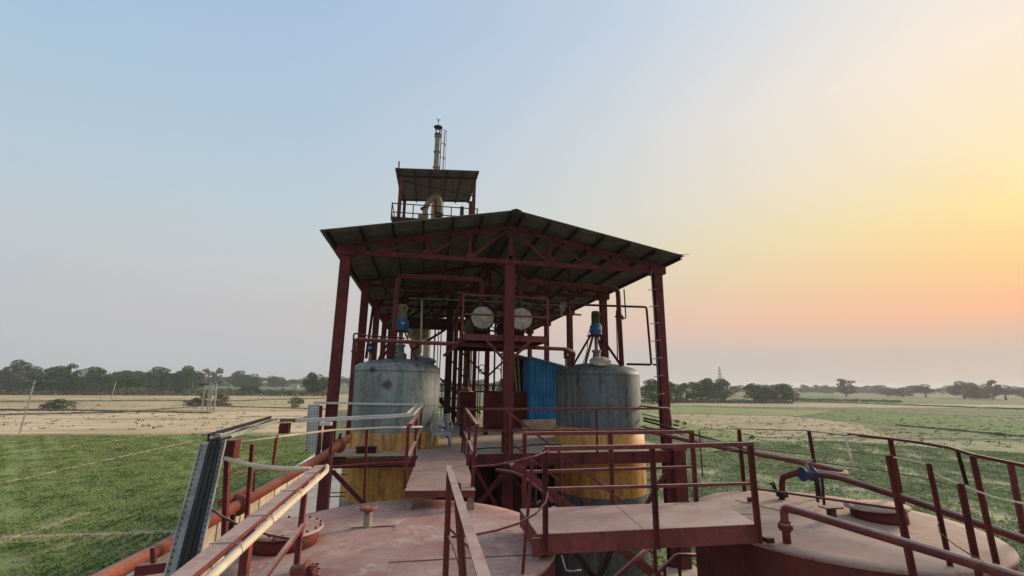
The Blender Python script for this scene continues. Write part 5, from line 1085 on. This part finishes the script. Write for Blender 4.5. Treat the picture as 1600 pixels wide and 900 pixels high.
for (k, Y) in enumerate((5.55, 4.7, 3.9, 3.3)): tag(MB().tube([(-1.232, Y, 6.47), (-1.232, Y, 6.526), (-1.09, Y, 6.526), (-1.05, Y, 6.508), (-1.038, Y, 6.47), (-1.07, Y, 6.455)], .0035, 5).build('cable_tie', 'cream'), 'cable tie round the left foreground rail, %s' % ('farthest from the camera', 'second from the far end', 'third from the far end', 'nearest the camera')[k], 'cable tie')
tag(MB().tube([P(470, 748, y=5.9), P(430, 780, y=5.2), P(395, 810, y=4.6)], .012, 6).build('loose_cable', 'black'), 'black cable sagging under the left foreground rail', 'cable')
# left ring railing of tank one
rl = [P(365, 692, y=6.9), P(455, 680, y=7.7), P(520, 672, y=8.3), P(600, 668, y=8.75), P(660, 667, y=8.95)]
ml = [P(310, 752, y=6.7), P(400, 735, y=7.4), P(495, 731, y=8.2), P(575, 724, y=8.6), P(642, 721, y=8.9)]
rail_obj('tank_ring_railing', 'left curved railing round the far side of the near tank', [((-1.42, 8.36, 5.4), (-1.44, 8.36, 6.71), .06, 'redlit'), ((-.88, 8.79, 5.4), (-.93, 8.79, 6.71), .05, 'redlit'), (P(430, 728, y=7.5), P(436, 680, y=7.5), .05, 'orange'), ((-2.30, 6.75, 5.4), (-2.42, 6.75, 6.66), .08, 'red'), ((-2.16, 7.0, 5.4), (-2.22, 7.0, 6.66), .06, 'red'), (P(398, 768, y=7.4), P(400, 738, y=7.4), .03, 'red')],
         [(rl, .035, 'white', 'tube'), (ml, .035, 'redlit', 'flat')])
tag(MB().box(tuple(P(445, 669, y=8.1)), (.14, .14, .16)).build('junction_box', 'red'), 'small maroon box under the end of the dark cable tray', 'box')
tag(MB().box(tuple(P(356, 702, y=6.7)), (.22, .2, .24)).build('junction_box', 'red'), 'maroon box at the corner where the cable tray turns down', 'box')
pipe('conduit', 'pale conduit bowing between the tray corner and the left foreground rail', [P(352, 716, y=6.55), P(372, 722, y=6.45), P(400, 728, y=6.3), P(440, 732, y=6.1), P(485, 733, y=5.9)], .026, 'white', 0)
# mid rails near the manhole
rail_obj('ring_mid_rail', 'low curved flat bar in front of the tank manhole', [], [([P(325, 790, y=6.2), P(345, 806, y=6.0), P(372, 820, y=5.8), P(420, 836, y=5.7), P(475, 846, y=5.65)], .05, 'red', 'flat')], loc=P(400, 830, y=5.7))
# right tank rails
p_t2 = [((6.34, 8.41, 5.45), (6.34, 8.41, 6.66), .055, 'red'), ((7.29, 7.61, 5.45), (7.25, 7.64, 6.70), .045, 'red'), ((7.96, 6.66, 5.45), (7.94, 6.68, 6.67), .055, 'red'), ((8.31, 5.32, 5.45), (8.32, 5.31, 6.48), .055, 'redlit')]
tr_ = [V((7.52, 7.08, 6.70)), V((7.73, 6.48, 6.68)), V((7.60, 5.9, 6.69)), V((7.48, 5.43, 6.68)), V((6.96, 4.78, 6.68)), V((6.8, 4.35, 6.67)), V((6.4, 3.4, 6.66))]
mr = [P(1180, 712, y=8.2), P(1265, 720, y=7.6), P(1329, 729, y=7.1), P(1380, 736, y=6.6), P(1440, 746, y=6.1), P(1497, 761, y=5.5), P(1530, 775, y=5.0)]
rail_obj('tank_ring_railing', 'curved dark railing round the far side of the right tank', p_t2 + [((6.76, 4.65, 5.45), (6.74, 4.67, 6.70), .046, 'red'), (P(1510, 757, y=5.6), P(1495, 703, y=5.6), .035, 'dark')],
         [(tr_, .04, 'red', 'bar'), (mr, .03, 'red', 'flat')])
rail_obj('tank_ring_railing', 'thin pale top rail looping over the fields behind the cross walkway', [(P(1098, 745, y=8.5), P(1093, 672, y=8.5), .018, 'redlit')], [([P(1076, 678, y=8.2), P(1085, 673, y=8.5), P(1100, 670.5, y=8.7), P(1155, 670, y=8.5), P(1262, 673, y=7.7), P(1325, 681, y=7.1)], .016, 'redlit', 'tube'), ([P(1115, 706, y=8.3), P(1180, 701, y=8.2), P(1265, 710, y=7.6)], .02, 'redlit', 'tube')])
pipe('conduit', 'white conduit elbow dropping from the start of the right tank railing', [P(1395, 686, y=6.6), P(1330, 681.5, y=7.0), P(1321, 684, y=7.05), P(1326, 705, y=7.05), P(1333, 728, y=7.0)], .02, 'white', .06)
tag(MB().bar(P(1184, 764, y=7.2), P(1415, 797, y=5.6), .03, .03).build('low_rail', 'red'), 'low straight bar crossing the right tank top behind the short nozzle', 'rail')
nr_ = [P(1388, 713, y=4.75), P(1420, 718, y=4.8), P(1445, 724, y=4.85), P(1452, 729, y=4.8), P(1460, 739, y=4.65), P(1480, 749, y=4.5), P(1500, 757, y=4.4), P(1550, 776, y=4.1), P(1600, 787, y=3.9), P(1660, 800, y=3.6)]
lr_ = [P(1469, 813, y=4.7), P(1465, 822, y=4.6), P(1468, 832, y=4.55), P(1490, 850, y=4.45), P(1520, 869, y=4.35), P(1570, 892, y=4.1), P(1620, 915, y=3.9)]
rail_obj('near_tank_railing', 'closest railing at the right edge with a pale hooked top bar', [((5.43, 4.55, 5.4), (5.40, 4.59, 6.74), .055, 'red'), ((6.10, 4.66, 5.4), (6.08, 4.69, 6.62), .04, 'red'), ((6.11, 4.39, 5.4), (6.10, 4.40, 6.45), .05, 'red')],
         [(nr_, .035, 'white', 'flat'), (lr_, .03, 'redlit', 'flat')])

# ================================================================== LEFT: CABLE TRAY, ORANGE PIPE, LADDER ROD
tray = thing('cable_tray', 'galvanised perforated cable tray carrying black cables over the near tank railing', 'cable tray', (-2.3, 5.9, 5.0))
def tray_run(p, q, w, up, parent, slots=0, mat='galv', lip=.05):
    m = MB(); m.prof(p, q, [(-w / 2, 0), (w / 2, 0), (w / 2, lip), (w / 2 - .006, lip), (w / 2 - .006, .006), (-w / 2 + .006, .006), (-w / 2 + .006, lip), (-w / 2, lip)], up)
    o = m.build('tray_section', mat, parent); p, q, a, b = m.frame(p, q, up)
    if slots:
        s = MB()
        for i in range(slots):
            c = p.lerp(q, (i + .5) / slots)
            for k in (-.38, -.1, .18, .42):
                u = a * (k * w); d = (q - p).normalized(); e = c + u + b * .0075; o2 = c + u - b * .0015
                for z_ in (e, o2): s.add([z_ + d * .014 + a * .005, z_ - d * .014 + a * .005, z_ - d * .014 - a * .005, z_ + d * .014 - a * .005], [(0, 1, 2, 3)])
        s.build('slots', 'black', o, kind='stuff', fix=False)
    return o
A0, A1 = V((-2.32, 5.82, 6.80)), V((-2.16, 4.85, 5.45))
A0 = P(334, 692, y=5.9); A1 = P(276, 930, y=4.75)
tray_run(A0, A1, .25, (.15, -1, .6), tray, 26)
dd = (A1 - A0); sd = dd.cross(V((.15, -1, .6))).normalized(); nn = sd.cross(dd).normalized()
for k, off in enumerate((-.02, .025, .068)):
    s_ = sd * off if sd.x > 0 else sd * -off
    MB().tube([A0 + s_ + nn * .0 - V((0, -.25, -.03)), A0 + s_ - V((0, .03, -.03)), A0 + s_ + dd * .06 - V((0, .035, 0)), A0 + s_ + dd * .5 - V((0, .03, 0)), A1 + s_ - V((0, .03, 0))], .019, 8).build('cable', 'black', tray)
B = [P(335, 690, y=5.95), P(430, 659.5, y=7.6), P(457, 659, y=8.15)]
tray_run(B[0], B[1], .13, (0, 0, 1), tray, 0, 'galv'); MB().bar(B[0] + V((-.07, 0, .045)), B[1] + V((-.07, 0, .045)), .02, .09).build('tray_cover', 'black', tray)
for k in range(3): MB().tube([B[0].lerp(B[1], f_) + V((-.03 + k * .035 + .01 * math.sin(f_ * 20 + k), 0, .03 + .012 * math.sin(f_ * 14 + 2 * k))) for f_ in [i / 10 for i in range(11)]], .012, 6).build('cable', 'black' if k else 'galv', tray)
tray_run(B[1], B[2], .13, (0, 0, 1), tray, 0, 'black')
Cc = [P(457, 661, y=8.15), P(600, 654, y=8.7), P(640, 651, y=8.9), P(656, 634, y=11.9), P(490, 631.5, y=11.6)]
for a_, b_ in zip(Cc[:-1], Cc[1:]): tray_run(a_ + V((0, 0, .01)), b_ + V((0, 0, .01)), .15, (0, 0, 1), tray, 0, 'pale', .045)
for a_, b_ in zip(Cc[:2], Cc[1:3]): MB().bar(a_ + V((0, 0, .055)), b_ + V((0, 0, .060)), .16, .008).build('tray_cover', 'pale', tray)
tray_run(P(491, 632, y=11.55), P(486, 705, y=11.55), .24, (0, -1, 0), tray, 16, 'pale')
MB().bar(P(500, 634, y=11.6), P(497, 712, y=11.6), .1).build('support_post', 'red', tray)
tag(MB().box(tuple(P(332, 679, y=6.1)), (.2, .09, .025)).build('loose_plate', 'galv'), 'loose grey plate sticking up at the tray corner', 'plate')
tag(MB().box(tuple(P(509, 662, y=8.0)), (.18, .12, .05)).build('light_fitting', 'whitewall'), 'small white fitting under the tray in front of the left column', 'fitting')
pipe('drain_pipe', 'long orange-red pipe sloping from the left vessel past the tank to the lower left', [P(545, 684, y=11.9), P(538, 690, y=11.5), P(500, 716, y=10.6), P(372, 789, y=7.9), P(250, 858, y=6.6), P(165, 901, y=5.9), P(60, 955, y=5.2)], .085, 'orange', .15, [(P(372, 789, y=7.9), (.2, 1, .05)), (P(530, 697, y=11.3), (.2, 1, .05))])
o = thing('pipe_end_valve', 'dark rusty valve and flanges where the orange pipe meets the left vessel', 'valve', P(532, 693, y=11.55)); q = P(527, 695, y=11.5)
MB().lathe(q, [(.13, -.06), (.13, .0), (.09, .02), (.09, .1), (.13, .12), (.13, .16)], 16, axis=(.35, 1, .15)).build('valve_body', 'black', o); MB().bar(q + V((-.02, 0, .05)), q + V((-.25, -.1, -.02)), .03).build('handle', 'black', o); MB().rod(q + V((.02, 0, .1)), q + V((.06, 0, .26)), .03, 8).build('stem', 'dark', o)
pipe('branch_pipe', 'thin maroon pipe running beside the orange pipe', [P(345, 785, y=7.6), P(390, 762, y=8.4)], .05, 'orange', .02)
for (px, py_, y_) in ((365, 797, 7.7), (215, 893, 6.0)): q = P(px, py_, y=y_); tag(MB().bar((q.x, q.y, q.z - 1.2), (q.x, q.y, q.z - .05), .06).build('pipe_support', 'dark'), 'dark support post under the orange pipe, %s' % ('near the bolted joint' if px > 300 else 'at the lower left corner'), 'support')
sb = thing('wall_bracket', 'rusty maroon bracket frame below the orange pipe at the lower left', 'bracket', P(260, 885, y=5.6)); q = P(258, 888, y=5.6)
MB().bar(q + V((-.25, 0, 0)), q + V((.3, 0, .04)), .09).build('arm', 'red', sb); MB().bar(q + V((-.1, 0, 0)), q + V((-.14, 0, .2)), .04).build('hook', 'red', sb)
# re-bar ladder beside the right column
rb = thing('rebar_ladder', 'thin rebar ladder of short rungs outside the right front column', 'ladder', (6.45, 11.75, 6))
a_, b_ = P(1017, 424, y=11.7), P(1031, 625, y=11.7); MB().rod(a_, b_, .014, 6).build('rail', 'galv', rb)
for k in range(7): q = a_.lerp(b_, .15 + k * .135); MB().rod(q + V((-.13, 0, -.02)), q + V((.15, 0, .03)), .012, 5).build('rung', 'galv', rb)
for k in range(5):
    q = P(500 - k * 0, 742 + k * 11, y=11.9); 
rw = thing('rebar_rungs', 'short rebar rungs sticking out below the deck beside the left column', 'rungs', P(525, 760, y=11.9))
for (px, py_) in ((519, 742), (517, 770), (515, 776)): q = P(px, py_, y=11.9); MB().rod(q, q + V((.35, 0, .0)), .012, 5).build('rung', 'dark', rw)

# ================================================================== HAZE
hz = MB().box((0, 1700, 14.5), (7000, 4800, 31)).build('haze', new_mat('haze_air')[0], kind='stuff'); hz['label'] = 'thin evening haze filling the air over the fields'; hz['category'] = 'haze'
t = hz.data.materials[0].node_tree; t.nodes.clear(); v = nd(t, 'ShaderNodeVolumePrincipled'); v.inputs['Color'].default_value = (.95, .96, .98, 1); v.inputs['Density'].default_value = .00034; v.inputs['Anisotropy'].default_value = .2
oo = nd(t, 'ShaderNodeOutputMaterial'); t.links.new(v.outputs[0], oo.inputs['Volume'])
